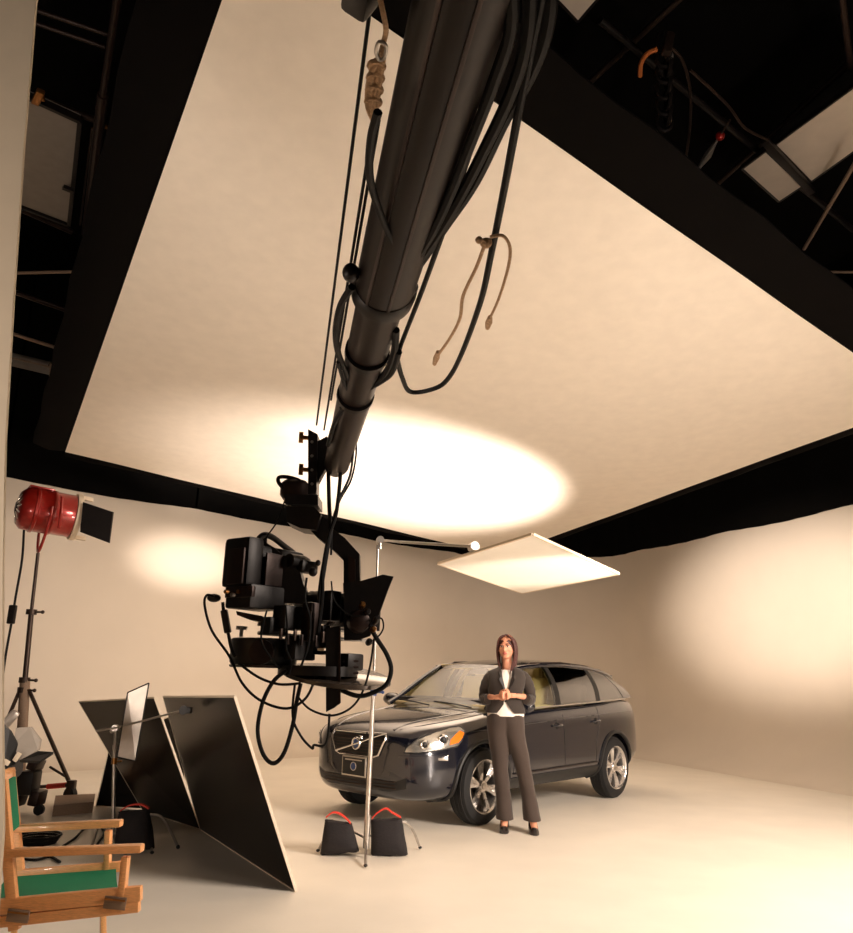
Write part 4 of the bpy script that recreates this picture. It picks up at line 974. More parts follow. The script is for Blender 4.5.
cbox('viewfinder', 306, 567, .05, (.10, .06, .055), .015); mb = MB(); mb.lathe([(-.06, .03), (.02, .032), (.05, .024)], RG(299, 562, .04), E1, 18); mb.build('eyepiece', B, fc)
mb = MB(); mb.ball(RG(313, 572, .0), (.02, .02, .02), 8); mb.ball(RG(318, 563, .0), (.012, .012, .014), 8); mb.build('finder_joint', B, fc)
LX = Vector((.86, .5, -.02)).normalized(); l0 = RG(303, 607, .10)
mb = MB(); mb.lathe([(0, .060), (.04, .066), (.05, .074), (.09, .074), (.10, .068), (.15, .070), (.16, .060), (.22, .060), (.23, .05)], l0-LX*.02, LX, 36); mb.build('lens_barrel', B, fc)
for t_ in (.055, .07, .115, .13):
    mb = MB(); mb.lathe([(0, .076), (.008, .076)], l0+LX*t_, LX, 36); mb.build('focus_ring', M['rigbrown'], fc)
# matte box: a flared hood built from four sides
mbx = l0+LX*.20; wv = LX.cross(Vector((0, 0, 1))).normalized(); zz = wv.cross(LX)
def hood(name, inn, out, L_, m=B):
    A1 = [mbx+wv*a+zz*b for a, b in inn]; A2 = [mbx+LX*L_+wv*a+zz*b for a, b in out]
    for i in range(4):
        j = (i+1) % 4; n = (A1[j]-A1[i]).cross(A2[i]-A1[i]).normalized(); mb = MB()
        mb.prism([A1[i], A1[j], A2[j], A2[i]], n*.004); mb.build(name, m, fc, smooth=False)
mb = MB(); mb.box(mbx, (.05, .17, .15), Matrix((LX, wv, zz)).transposed(), .006); mb.build('matte_box_stage', B, fc)
hood('hood_side', [(-.085, -.07), (.085, -.07), (.085, .075), (-.085, .075)], [(-.11, -.085), (.11, -.085), (.11, .115), (-.11, .115)], .13)
rslab('top_flag', [(343, 583), (362, 580.5), (383, 574.5), (393.5, 576.5), (388, 590), (379, 615), (370, 636), (358, 640), (345, 640)], -.03, .02, None, fc)
cbox('battery', 332, 606, .02, (.07, .05, .13), .01); cbox('accessory_block', 290, 618, -.04, (.13, .08, .10), .01); cbox('accessory_block', 311, 622, -.06, (.06, .06, .16), .008, M['rigbrown'])
cbox('accessory_block', 274, 626, -.06, (.10, .06, .07), .008); cbox('accessory_block', 322, 640, -.05, (.05, .05, .12), .008); cbox('accessory_block', 300, 648, -.04, (.12, .07, .10), .008)
cbox('status_strip', 321.5, 649.5, -.12, (.010, .04, .010), .002, M['white'])
for k in range(7):
    cbox('cable_port', 281+k*7, 634+(k*5 % 9), -.11, (.012, .012, .045), .003, M['rigbrown'] if k % 2 else M['darksteel'])
# support rods
for dy in (-4, 5):
    mb = MB(); a_ = RG(258, 628+dy, .0); mb.tube([a_, a_+LX*.52], .008, 8); mb.build('support_rod', M['steel'], fc)
# round base platform under the camera
mb = MB(); bc = RG(264, 652, .06); mb.lathe([(-.055, .135), (-.045, .142), (.05, .142), (.055, .135)], bc, (0, 0, 1), 48); mb.build('round_base', B, fc)
mb = MB(); mb.lathe([(-.066, .138), (-.056, .144)], bc, (0, 0, 1), 48); mb.build('base_rim', M['rigbrown'], fc)
mb = MB(); mb.lathe([(-.02, .05), (.02, .05)], RG(262, 652, -.09), (0, -1, 0), 24); mb.build('base_window', M['rigbrown'], fc)
mb = MB(); mb.lathe([(0, .008), (.03, .008), (.03, .024), (.045, .024)], RG(241, 637, 0), (0, 0, 1), 14); mb.build('levelling_knob', M['steel'], fc)
rslab('wing_plate', [(236, 611), (262, 616), (264, 622), (250, 620), (237, 615)], -.08, .10, M['rigbrown'], fc)
mb = MB(); mb.ball(RG(214, 598, -.05), (.03, .02, .018), 8); mb.build('rear_plug', B, fc)
mb = MB(); mb.beam(RG(224, 610, -.08), RG(228, 633, -.08), .028, .028, bev=.006); mb.build('hanging_plug', B, fc)
mb = MB(); mb.lathe([(-.012, .225), (-.008, .235), (.008, .235), (.012, .225)], RG(337, 676, .10), (.10, -.16, 1), 56); mb.build('lower_disc', M['lensglass'], fc)
mb = MB(); mb.lathe([(-.02, .17), (.02, .17)], RG(318, 671, .05), (0, 0, 1), 40); mb.build('turntable', B, fc)
cbox('lens_motor', 350, 662, .02, (.10, .07, .07), .01); 
for k in range(3):
    mb = MB(); mb.tube([RG(343, 661+k*6, -.03), RG(358, 661+k*6, .0)], .006, 8); mb.build('motor_fin', M['rigbrown'], fc)
# ================================================================== CEILING HARDWARE
def zp(x, y, z): return atz(x, y, z)
def pipe(label, a, b, r, m='rigbrown', za=6.6, name='grid_pipe', zb=None):
    mb = MB(); mb.tube([zp(*a, za), zp(*b, za if zb is None else zb)], r, 10); return tag(mb.build(name, M[m]), label, 'pipe')
pipe('upper of the two thin brown ceiling pipes near the top left edge', (30, 8), (112, 36), .02); pipe('brown ceiling pipe just above the grey light panel at upper left', (22, 92), (95, 120), .035)
pipe('thin brown ceiling pipe second from the top at upper left', (32, 22), (105, 47), .02)
pipe('brown ceiling pipe under the grey light panel at upper left', (22, 210), (72, 232), .035)
pipe('pale thin horizontal rod under the red clamp at left', (15, 273), (86, 271.5), .018, 'brownwood', 5.6); pipe('dull brown slanting pipe, middle of the left group', (14, 292), (66, 310), .03, za=5.6)
pipe('pale slanting pipe just above the curved lamp reflector at left', (12, 333.5), (63, 350), .022, 'brownwood', 5.3)
pipe('long brown pipe running down the left side beside the black border', (122, -30), (103, 95), .03, za=5.9); pipe('lower brown length of pipe beside the grey light panel', (103, 95), (86, 235), .045, za=5.9)
pipe('thin wire hanging between panel and black border at left', (92, 128), (80, 225), .01, 'darksteel'); 
q = [zp(26, 95, 6.5), zp(80, 120, 6.5), zp(69, 224, 6.5), zp(14, 203, 6.5)]
lp = thing('grey_light_panel', 'grey light panel hung under the ceiling at upper left', 'light panel', q[0])
mb = MB(); mb.prism(q, (0, 0, .06)); mb.build('face', M['greypan'], lp, smooth=False)
for i in range(4): mb = MB(); mb.beam(q[i], q[(i+1) % 4], .04, .07); mb.build('rim', M['rig'], lp)
mb = MB(); mb.beam(zp(63, 187, 6.4), zp(73, 191, 6.4), .05, .04); mb.build('hook', M['rig'], lp)
cl_ = thing('pipe_clamp', 'tan pipe clamp at the corner of the grey light panel', 'clamp', zp(38, 95, 6.4)); mb = MB(); mb.beam(zp(41, 91, 6.4), zp(35, 103, 6.4), .07, .05, bev=.01); mb.build('jaw', M['brass'], cl_)
mb = MB(); mb.beam(zp(34, 97, 6.4), zp(45, 99, 6.4), .04, .04, bev=.01); mb.build('screw', M['brass'], cl_)
cl_ = thing('pipe_clamp', 'pale clamp beside the long pipe at the black border edge', 'clamp', zp(113, 129, 6.3)); mb = MB(); mb.beam(zp(108, 127.5, 6.3), zp(118, 131, 6.3), .06, .05, bev=.01); mb.build('jaw', M['steel'], cl_)
mb = MB(); mb.beam(zp(104, 126, 6.3), zp(109, 128, 6.3), .03, .03, bev=.005); mb.build('screw', M['brass'], cl_)
cl_ = thing('pipe_clamp', 'red and steel pipe clamp at the foot of the long left pipe', 'clamp', zp(88, 240, 6.3)); mb = MB(); mb.beam(zp(84, 239, 6.3), zp(92, 240, 6.3), .07, .05, bev=.01); mb.build('jaw', M['redlamp'], cl_)
mb = MB(); mb.beam(zp(90, 236, 6.3), zp(92, 247, 6.3), .03, .03, bev=.005); mb.build('screw', M['steel'], cl_)
# curved lamp reflector at left
lr = thing('hanging_lamp', 'pale curved lamp reflector on a rod hanging at far left below the pipes', 'lamp', zp(40, 355, 5.6))
p0, p1 = zp(10, 352, 5.6), zp(51, 362, 5.6); rows = []
for i in range(13):
    t_ = i/12; c_ = p0.lerp(p1, t_); rows.append([c_+Vector((0, .10*math.sin(a), -.17+.17*math.cos(a))) for a in [k*PI/8-PI/2 for k in range(9)]])
mb = MB(); mb.grid(rows); mb.build('reflector', M['greypan'], lr)
mb = MB(); mb.tube([zp(12, 358, 5.4), zp(50, 367, 5.4)], .012, 8); mb.build('tube', M['brownwood'], lr)
mb = MB(); mb.tube([zp(50.5, 364, 5.4), zp(49, 408, 5.05)], .014, 8); mb.build('drop_rod', M['brownwood'], lr)
mb = MB(); mb.box(zp(54, 366, 5.4), (.12, .08, .06), (0, .2, 0), bev=.01); mb.build('end_clamp', M['darksteel'], lr)
# right: light panels
def lpanel(label, px_, z, thk=.05):
    q = [zp(x, y, z) for x, y in px_]; t = thing('ceiling_light_panel', label, 'light panel', q[0])
    mb = MB(); mb.prism(q, (0, 0, thk)); mb.build('face', M['panel'], t, smooth=False)
    for i in range(len(q)): mb = MB(); mb.beam(q[i]+Vector((0, 0, .02)), q[(i+1) % len(q)]+Vector((0, 0, .02)), .025, .05); mb.build('rim', M['rig'], t)
lpanel('small white ceiling light panel left of the dark crossbar at upper right', [(742, 169), (766, 151), (803, 186), (779, 202)], 7.0)
lpanel('large white ceiling light panel right of the dark crossbar, cut by the right edge', [(775, 145), (880, 68), (915, 108), (811, 182)], 7.0)
lpanel('white ceiling light panel corner poking in at the top edge', [(540, -18), (578, 22), (604, -8), (572, -48)], 7.0)
mb = MB(); mb.beam(zp(764, 140, 6.9), zp(812, 192, 6.9), .08, .06, bev=.01); tag(mb.build('crossbar', M['rig']), 'dark crossbar between the two white ceiling light panels', 'bar')
pipe('pale thin rod slanting down from the right edge below the large panel', (804, 249), (858, 158), .022, 'brownwood', 6.6)
pipe('short pale horizontal rod at the right edge above the black border', (829, 272), (870, 272), .016, 'brownwood', 6.3); pipe('dull pipe crossing the dark roof at upper right', (700, 200), (853, 60), .03, 'darksteel', 7.4)
pipe('dull pipe crossing the roof above the chain at upper right', (560, 110), (700, -20), .03, 'darksteel', 7.4); pipe('dull long pipe parallel to the border at upper right', (600, 20), (853, 230), .035, 'rig', 7.2)
pipe('dark upright pipe near the top right corner', (841, -10), (851, 70), .03, 'darksteel', 7.3)
ch_ = thing('chain_hoist', 'dark hanging chain bundle in the roof above the black border', 'chain', zp(666, 40, 6.9))
for k in range(11):
    c_ = zp(664+(k % 2)*4, 42+k*8, 6.9-.05*k); mb = MB(); a_ = k*PI/2
    mb.tube([c_+Vector((.07*math.cos(q_)*math.cos(a_), .07*math.cos(q_)*math.sin(a_), .10*math.sin(q_))) for q_ in [2*PI*j/12 for j in range(13)]], .02, 6, cap=False); mb.build('chain_link', M['rig'], ch_)
mb = MB(); mb.box(zp(668, 44, 6.85), (.08, .08, .22), (0, .2, 0), bev=.02); mb.build('hook_block', M['darksteel'], ch_)
mb = MB(); mb.ball(zp(669, 56, 6.8), .04, 6); mb.build('steel_eye', M['steel'], ch_)
def loopc(label, path, r, m, z=6.8, name='roof_cable'):
    mb = MB(); mb.tube([zp(x, y, z) for x, y in path], r, 8, smooth=6); return tag(mb.build(name, M[m]), label, 'cable')
loopc('short orange curved cable left of the roof chain', [(640, 76), (641, 64), (647, 54), (657, 49)], .022, 'orange')
loopc('grey thin cable hanging right of the roof chain', [(672, 48), (683, 62), (690, 90), (690, 125), (686, 158)], .014, 'darksteel')
loopc('dull cable loop among the roof pipes at upper right', [(690, 70), (712, 90), (730, 108), (745, 128), (768, 140)], .014, 'darksteel')
tb = thing('turnbuckle', 'slim steel turnbuckle with red end above the right black border', 'turnbuckle', zp(712, 150, 6.4))
mb = MB(); mb.tube([zp(698, 169, 6.4), zp(708, 155, 6.4), zp(717, 140, 6.4)], [.015, .04, .012], 8); mb.build('barrel', M['steel'], tb); mb = MB(); mb.ball(zp(720, 136, 6.4), .045, 6); mb.build('red_end', M['redlamp'], tb); mb = MB(); mb.tube([zp(721, 134, 6.4), zp(730, 120, 6.4)], .012, 6); mb.build('hook', M['darksteel'], tb)
rc = thing('cable_connector', 'bright red cable connector in the dark roof right of the crane arm', 'connector', zp(556, 65, 6.6))
mb = MB(); mb.tube([zp(552, 57, 6.6), zp(556, 63, 6.6), zp(560, 69, 6.6)], [.03, .05, .03], 10); mb.build('red_body', M['red'], rc); mb = MB(); mb.tube([zp(561, 70, 6.6), zp(570, 80, 6.6)], .02, 8); mb.build('steel_tip', M['steel'], rc)
for (x, y) in ((830, 188), (747, 214), (744, 177)):
    pass
# ================================================================== WOMAN  (local: x to the picture's right, -y towards the camera)
wf = Vector((.945, 8.13, 0))
WM = thing('person', 'woman in dark trouser suit and white blouse standing before the car, hands clasped', 'person', wf)
WM.rotation_euler = (0, 0, math.radians(-4))
def skin(name, nodes, edges, m, parent, root=0, levels=2, extra=None, vox=None, bias=None):
    names = list(nodes); me = bpy.data.meshes.new(name)
    me.from_pydata([nodes[n][0] for n in names], [(names.index(a), names.index(b)) for a, b in edges], [])
    o = bpy.data.objects.new(name, me); COL.objects.link(o)
    sk = o.modifiers.new('k', 'SKIN'); sk.use_smooth_shade = True; sk.branch_smoothing = .6
    for i, n in enumerate(names):
        r = nodes[n][1]; r = r if isinstance(r, tuple) else (r, r); me.skin_vertices[0].data[i].radius = r
        me.skin_vertices[0].data[i].use_root = (i == root)
    sb = o.modifiers.new('s', 'SUBSURF'); sb.levels = levels; sb.render_levels = levels
    apply_mods(o)
    if extra:
        bm = bmesh.new(); bm.from_mesh(o.data)
        for mb in extra:
            me2 = bpy.data.meshes.new('t'); me2.from_pydata([tuple(v) for v in mb.v], [], mb.f); bm.from_mesh(me2); bpy.data.meshes.remove(me2)
        bmesh.ops.recalc_face_normals(bm, faces=bm.faces[:]); bm.to_mesh(o.data); bm.free()
    if vox:
        r = o.modifiers.new('r', 'REMESH'); r.mode = 'VOXEL'; r.voxel_size = vox; r.use_smooth_shade = True
        q = o.modifiers.new('m', 'SMOOTH'); q.factor = .5; q.iterations = 3; apply_mods(o)
    o.data.materials.clear(); o.data.materials.append(m); o.parent = parent
    for p in o.data.polygons: p.use_smooth = True
    return o
J = dict(
 pelvis=((-.09, 0, 1.02), .13), waist=((-.10, 0, 1.17), .105), chest=((-.085, 0, 1.33), .12), upper=((-.075, .01, 1.44), .10),
 neck0=((-.072, .0, 1.52), .052), neck1=((-.075, -.012, 1.60), .048),
 shl=((-.235, .01, 1.455), .044), ell=((-.305, .035, 1.235), .036), wrl=((-.205, -.175, 1.235), .026),
 shr=((.085, .01, 1.455), .044), elr=((.160, .035, 1.235), .036), wrr=((.005, -.175, 1.255), .026),
 hpl=((-.165, 0, .97), .088), knl=((-.140, -.01, .56), .056), anl=((-.098, .02, .185), .036),
 hpr=((-.015, 0, .97), .088), knr=((.085, -.01, .56), .056), anr=((.165, .0, .185), .036))
def hd(mb_list, c, yaw):
    """head with cranium, jaw, nose, ears, lips and brow as one mass, fused into the body"""
    R = Matrix.Rotation(yaw, 3, 'Z'); out = []
    def b(p, r, n=10):
        mb = MB(); mb.ball((0, 0, 0), r, n); mb.v = [R @ (v+Vector(p))*HS+c for v in mb.v]; out.append(mb)
    b((0, .015, .045), (.070, .085, .080), 14); b((0, -.016, -.010), (.064, .068, .080), 14); b((0, -.036, -.062), (.038, .036, .028))
    b((0, -.090, -.002), (.011, .014, .026), 8); b((0, -.098, -.018), (.013, .012, .010), 8)
    for s in (-1, 1):
        b((s*.026, -.072, .030), (.020, .012, .007), 8); b((s*.034, -.062, -.012), (.022, .016, .018), 8); b((s*.068, .008, -.004), (.009, .018, .028), 8)
    b((0, -.082, -.045), (.020, .010, .007), 8)
    return out
HC = Vector((-.080, -.018, 1.708)); HY = math.radians(-14); HS = 1.15
# hands: palm plus five jointed fingers each; the left-hand one lies over the other, fingers curled round it
def hand(wr, pc_, side_, flip):
    """wr wrist, pc_ palm centre; fingers run along f and curl"""
    out = []; wr = Vector(wr); pc_ = Vector(pc_); f = (pc_-wr).normalized(); up_ = Vector((0, 0, 1)); w_ = (up_-f*up_.dot(f)).normalized(); n_ = f.cross(w_)*flip
    mb = MB(); Rr = Matrix((f, w_, n_)).transposed(); mb.ball((0, 0, 0), (.050, .040, .017), 10); mb.v = [Rr @ v+pc_ for v in mb.v]; out.append(mb)
    mb = MB(); mb.tube([wr, wr.lerp(pc_, .6)], [.024, .026], 10); out.append(mb)
    for k, ln in enumerate((.066, .074, .070, .054)):
        base = pc_+f*.038+w_*(.027-.018*k); a = base+f*ln*.42; b_ = a+(f*.55+n_*.75).normalized()*ln*.34; c_ = b_+(f*-.15+n_*.9).normalized()*ln*.28
        mb = MB(); mb.tube([base-f*.02, base, a, b_, c_], [.0095, .0092, .0088, .0082, .0068], 8); out.append(mb)
    tb = pc_-f*.022+w_*.030; mb = MB(); mb.tube([tb, tb+w_*.022+f*.020+n_*.004, tb+w_*.028+f*.046+n_*.012, tb+w_*.024+f*.066+n_*.018], [.0125, .0115, .010, .008], 8); out.append(mb)
    return out
ex = hd([], HC, HY)
ex += hand(J['wrl'][0], (-.130, -.226, 1.246), -1, 1)
ex += hand(J['wrr'][0], (-.086, -.246, 1.258), 1, -1)
for s_, an in ((-1, 'anl'), (1, 'anr')):   # bare insteps in the high heels
    a = Vector(J[an][0]); mb = MB(); mb.tube([a+Vector((0, .01, .02)), a+Vector((0, -.01, -.05)), a+Vector((s_*.008, -.07, -.105)), a+Vector((s_*.014, -.125, -.145)), a+Vector((s_*.016, -.165, -.158))], [.034, .036, .034, .030, .016], 12); ex.append(mb)
E_ = [('pelvis', 'waist'), ('waist', 'chest'), ('chest', 'upper'), ('upper', 'neck0'), ('neck0', 'neck1'), ('upper', 'shl'), ('shl', 'ell'), ('ell', 'wrl'), ('upper', 'shr'), ('shr', 'elr'), ('elr', 'wrr'),
      ('pelvis', 'hpl'), ('hpl', 'knl'), ('knl', 'anl'), ('pelvis', 'hpr'), ('hpr', 'knr'), ('knr', 'anr')]
mbn = MB(); mbn.tube([(-.073, .0, 1.48), (-.075, -.005, 1.56), (-.078, .0, 1.66)], [.056, .048, .052], 14); ex.append(mbn)
Jb = dict(J)
for k in ('waist', 'chest', 'upper', 'pelvis'): Jb[k] = (J[k][0], (J[k][1]*.92, J[k][1]*.7))
body_w = skin('skin', Jb, E_, M['skin'], WM, 0, 2, ex, .0065)
# face details
RH = Matrix.Rotation(HY, 3, 'Z')
def face(name, p, r, m, par=body_w, n=8):
    mb = MB(); mb.ball((0, 0, 0), r, n); mb.v = [RH @ (v+Vector(p))*HS+HC for v in mb.v]; return lb(mb, name, m, par)
for s in (-1, 1):
    face('eye', (s*.026, -.076, .016), (.0135, .008, .0065), M['eye']); face('iris', (s*.026, -.0825, .016), (.0062, .003, .0060), M['iris'])
    mb = MB(); mb.tube([RH @ Vector((s*x, y, z))*HS+HC for x, y, z in ((.010, -.087, .034), (.026, -.086, .039), (.043, -.074, .034))], [.003, .0036, .002], 6); lb(mb, 'eyebrow', M['hair'], body_w)
    mb = MB(); mb.tube([RH @ Vector((s*x, y, z))*HS+HC for x, y, z in ((.012, -.084, .0205), (.026, -.0855, .0245), (.041, -.075, .0205))], .0022, 6); lb(mb, 'eyelash', M['iris'], body_w)
mb = MB(); mb.tube([RH @ Vector(v)*HS+HC for v in ((-.021, -.084, -.043), (-.007, -.094, -.039), (.007, -.094, -.039), (.021, -.084, -.043))], [.002, .0045, .0045, .002], 8); lb(mb, 'upper_lip', M['lips'], body_w)
mb = MB(); mb.tube([RH @ Vector(v)*HS+HC for v in ((-.018, -.084, -.046), (0, -.094, -.050), (.018, -.084, -.046))], [.002, .006, .002], 8); lb(mb, 'lower_lip', M['lips'], body_w)
# hair: cap open at the face, long locks falling on both sides to the chest
hm = MB(); rows = []
for i in range(15):
    v = i/14; rows.append([])
    for j in range(33):
        a = math.radians(-235+290*j/32)     # opening faces -y
        open_ = 1
        z = .135*math.cos(v*PI*.56)-.004
        rr = max(.004, math.sin(v*PI*.56))
        front = max(0, -math.sin(a))
        x_, y_ = .087*rr*math.cos(a), (.100 if math.sin(a) > 0 else .088)*rr*math.sin(a)+.010
        if front > .55 and v > .5: z += (v-.5)*.16*(front-.55)/.45; y_ *= 1-.1*v
        rows[-1].append(RH @ Vector((x_*1.06, y_, z+.003*math.sin(9*a)))*1.09+HC)
hm.grid(rows); hm.grid([[HC+(p-HC)*.93 for p in r] for r in rows]); hair = lb(hm, 'hair', M['hair'], WM)
hair_l = []
def lock(pts, r):
    mb = MB(); mb.tube([RH @ Vector(p)*1.04+HC for p in pts], r, 8, smooth=5); lb(mb, 'hair_lock', M['hair'], hair)
random.seed(3)
for s in (-1, 1):
    for k in range(9):
        t = k/8; y0 = -.042+.115*t; x0 = .074+.014*math.sin(PI*t); dz = .235+.02*math.sin(5*k)
        if s < 0: dz -= .02
        lock([(s*.012, -.050+.09*t, .118), (s*(x0*.78), y0*.95, .088), (s*(x0+.010), y0, .015), (s*(x0+.010), y0+.002, -.075), (s*(x0+.006-.018*(1-t)), y0-.012*(1-t), -.145), (s*(x0-.012-.015*(1-t)), y0-.022*(1-t), -dz+.03*t)], [.010, .017, .018, .017, .016, .005])
for k in range(7):
    x0 = -.06+.02*k; lock([(x0*.4, .04, .125), (x0, .085, .06), (x0*1.1, .098, -.03), (x0*1.1, .095, -.12), (x0, .075, -.215)], [.012, .02, .02, .02, .008])
for s, e in ((-1, .05), (1, .062)):
    lock([(.006, -.045, .132), (s*.045, -.074, .105), (s*.076, -.058, .055), (s*.086, -.040, -.02)], [.009, .012, .012, .010])
# blouse, showing in the jacket opening and below its hem
mb = MB(); rows = []
def ring(z, cx, rx, ry, n=28, cy=0.0, ph=0.0): return [Vector((cx+rx*math.cos(2*PI*k/n), cy+ry*math.sin(2*PI*k/n)*(1.0), z)) for k in range(n+1)]
for z, cx, rx, ry in ((1.055, -.09, .182, .125), (1.08, -.09, .184, .127), (1.13, -.095, .165, .115), (1.22, -.10, .148, .108), (1.33, -.09, .160, .122), (1.42, -.08, .150, .108), (1.475, -.075, .10, .075), (1.50, -.073, .07, .06)):
    rows.append(ring(z, cx, rx, ry, cy=-.002))
mb.grid(rows); lb(mb, 'blouse', M['blouse'], WM)
# trousers: hip yoke flowing into two wide legs, one continuous cloth tube each with the shared seat
def lofted(name, rings, m, parent, thick=.004, closed_ends=False, angle=80):
    mb = MB(); mb.grid(rings); ins = []
    for r in rings:
        c = sum(r[:-1], Vector())/(len(r)-1); ins.append([c+(p-c)*(1-thick/max(.02, (p-c).length)) for p in r])
    mb.grid(ins); mb.grid([[a, b] for a, b in zip(rings[0], ins[0])]); mb.grid([[a, b] for a, b in zip(rings[-1], ins[-1])])
    return lb(mb, name, m, parent, angle=angle)
Jt = dict(c=((-.09, .0, 1.045), (.168, .115)), t=((-.09, .0, 1.09), (.160, .112)), hl=((-.172, 0, .93), (.100, .105)), kl=((-.142, -.005, .56), (.074, .082)), cl=((-.112, .01, .30), (.074, .088)), al=((-.098, .015, .105), (.086, .112)),
          hr=((-.008, 0, .93), (.100, .105)), kr=((.082, -.005, .56), (.074, .082)), cr=((.132, .0, .30), (.074, .088)), ar=((.165, .0, .105), (.086, .112)))
trn = []
def legrings(L):
    rs = []
    n = 24
    P = [(Vector(p), r) for p, r in L]
    seq = []
    for i in range(len(P)-1):
        for k in range(6):
            t = k/6; seq.append((P[i][0].lerp(P[i+1][0], t), P[i][1][0]+(P[i+1][1][0]-P[i][1][0])*t, P[i][1][1]+(P[i+1][1][1]-P[i][1][1])*t))
    seq.append((P[-1][0], *P[-1][1]))
    for c, rx, ry in seq:
        rs.append([c+Vector((rx*math.cos(a)*(1+.02*math.sin(3*a+c.z*30)), ry*math.sin(a)*(1+.02*math.cos(2*a+c.z*22)), 0)) for a in [2*PI*k/n for k in range(n+1)]])
    return rs
tm = []
for s_, L in ((-1, [((-.135, 0, 1.085), (.135, .118)), ((-.145, 0, 1.0), (.135, .122)), ((-.165, 0, .90), (.108, .112)), ((-.150, -.005, .72), (.090, .095)), ((-.140, -.008, .55), (.074, .082)), ((-.113, .005, .32), (.074, .088)), ((-.098, .012, .105), (.086, .115))]),
              (1, [((-.045, 0, 1.085), (.135, .118)), ((-.035, 0, 1.0), (.135, .122)), ((-.012, 0, .90), (.108, .112)), ((.040, -.005, .72), (.092, .095)), ((.085, -.008, .55), (.075, .082)), ((.132, .0, .32), (.074, .088)), ((.165, -.002, .105), (.086, .115))])):
    mb = MB(); rs = legrings(L); mb.grid(rs); o_ = len(mb.v); k_ = len(rs[0]); mb.f += [tuple(range(k_-1))[::-1], tuple(range(o_-k_, o_-1))]; tm.append(mb)
allm = MB()
for t_ in tm: allm.add(t_.v, t_.f)
trs = lb(allm, 'trousers', M['trouser'], WM)
r_ = trs.modifiers.new('r', 'REMESH'); r_.mode = 'VOXEL'; r_.voxel_size = .009; r_.use_smooth_shade = True
q_ = trs.modifiers.new('m', 'SMOOTH'); q_.factor = .5; q_.iterations = 4; apply_mods(trs); trs.data.materials.clear(); trs.data.materials.append(M['trouser'])
# jacket: torso shell open in a deep V plus sleeves
def jrow(z, cx, rx, ry, gap, cy=0.0, n=40):
    """ring that stays open at the front (towards -y) by 2*gap metres"""
    out = []; g = math.asin(min(.95, gap/rx))
    for k in range(n+1):
        a = -PI/2+g+(2*PI-2*g)*k/n
        ca, sa = math.cos(a), math.sin(a)
        out.append(Vector((cx+rx*(abs(ca)**.85)*(1 if ca > 0 else -1), cy+ry*(abs(sa)**.85)*(1 if sa > 0 else -1), z)))
    return out
jr = [(1.085, -.095, .200, .142, .075), (1.12, -.095, .196, .139, .045), (1.17, -.097, .180, .130, .012), (1.22, -.10, .168, .126, .006), (1.27, -.097, .172, .132, .008), (1.32, -.09, .182, .140, .018), (1.38, -.083, .192, .140, .036), (1.43, -.079, .198, .128, .050), (1.47, -.076, .180, .105, .058), (1.505, -.075, .140, .085, .062), (1.53, -.074, .085, .070, .050)]
rows = [jrow(*r) for r in jr]; jm = MB(); jm.grid(rows); ins = [[Vector((v.x*.97-.003, v.y*.96, v.z)) for v in r] for r in rows]; jm.grid(ins)
for g in ([r[0] for r in rows], [r[-1] for r in rows], rows[0]):
    gi = [r[0] for r in ins] if g[0] == rows[0][0] and g is not rows[0] else ([r[-1] for r in ins] if g is not rows[0] else ins[0])
    jm.grid([[a, b] for a, b in zip(g, gi)])
jk = lb(jm, 'jacket', M['jacket'], WM, angle=85)
for nm, path, rad in (('sleeve', [(-.190, .01, 1.455), (-.243, .015, 1.415), (-.285, .03, 1.34), (-.305, .045, 1.235), (-.285, -.03, 1.205), (-.262, -.09, 1.215)], [.060, .066, .060, .054, .054, .048]),
                      ('sleeve', [(.045, .01, 1.455), (.097, .015, 1.415), (.140, .03, 1.34), (.160, .045, 1.235), (.140, -.03, 1.212), (.108, -.085, 1.225)], [.060, .066, .060, .054, .054, .048])):
    pts = [Vector(p) for p in path]; P2 = catmull(pts, 6); rr = []
    for i in range(len(P2)): 
        t = i/(len(P2)-1)*(len(rad)-1); a = int(min(len(rad)-2, t)); rr.append(rad[a]+(rad[a+1]-rad[a])*(t-a)+.0025*math.sin(i*1.9))
    mb = MB(); mb.tube(P2, rr, 18); lb(mb, nm, M['jacket'], jk)
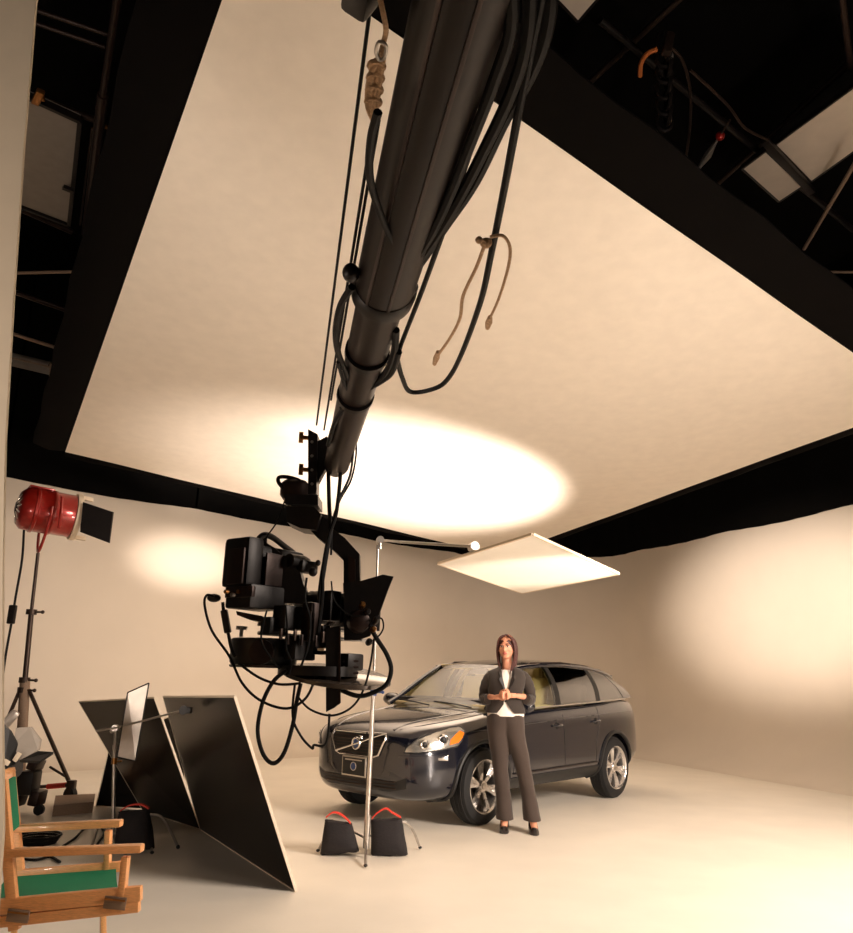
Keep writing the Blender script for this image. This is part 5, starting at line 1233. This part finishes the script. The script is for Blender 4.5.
for s in (-1, 1):   # lapels and pockets
    x = lambda v: -.083+s*v
    pts = [(x(.012), -.138, 1.24), (x(.020), -.146, 1.30), (x(.055), -.150, 1.365), (x(.080), -.138, 1.41), (x(.060), -.128, 1.425), (x(.078), -.112, 1.465), (x(.066), -.088, 1.50), (x(.050), -.096, 1.49), (x(.045), -.122, 1.43), (x(.030), -.136, 1.37), (x(.008), -.140, 1.29)]
    mb = MB(); mb.prism(pts, (0, -.006, 0)); lb(mb, 'lapel', M['lapel'], jk, smooth=False)
mb = MB(); mb.tube([(-.15, .04, 1.515), (-.13, .085, 1.535), (-.075, .098, 1.54), (-.02, .085, 1.535), (.0, .04, 1.515)], .014, 8, smooth=4); lb(mb, 'collar', M['lapel'], jk)
mb = MB(); mb.lathe([(0, .011), (.005, .010)], (-.095, -.132, 1.20), (0, -1, 0), 14); lb(mb, 'button', M['shoe'], jk)
# platform heels
for nm, an, s_ in (('shoe', 'anl', -1), ('shoe', 'anr', 1)):
    a = Vector(J[an][0]); top = []; rows = []
    for i in range(11):
        t = i/10; y = a.y+.052-.235*t; z = .105*(1-min(1, t/.55))**1.0*.9+.022; w_ = .034+.012*math.sin(PI*min(1, t*.95))-.022*max(0, t-.85)/.15; h_ = .045 if t > .5 else .05-.012*(t/.5)
        x0 = a.x+s_*.014*t; r = []
        for j in range(13):
            an_ = PI*j/12; r.append(Vector((x0+w_*math.cos(an_), y, z+(h_*math.sin(an_) if (t > .72 or t < .25) else h_*min(.45, math.sin(an_))))))
        r += [Vector((x0-w_, y, max(.001, z-.024))), Vector((x0+w_, y, max(.001, z-.024))), r[0]]; rows.append(r)
    mb = MB(); mb.grid(rows); mb.f += [tuple(range(15)), tuple(range(len(mb.v)-16, len(mb.v)-1))]; sh = lb(mb, nm, M['shoe'], WM)
    mb = MB(); mb.tube([(a.x, a.y+.035, .115), (a.x, a.y+.045, .05), (a.x, a.y+.045, .0)], [.020, .010, .008], 10); lb(mb, 'heel', M['shoe'], sh)
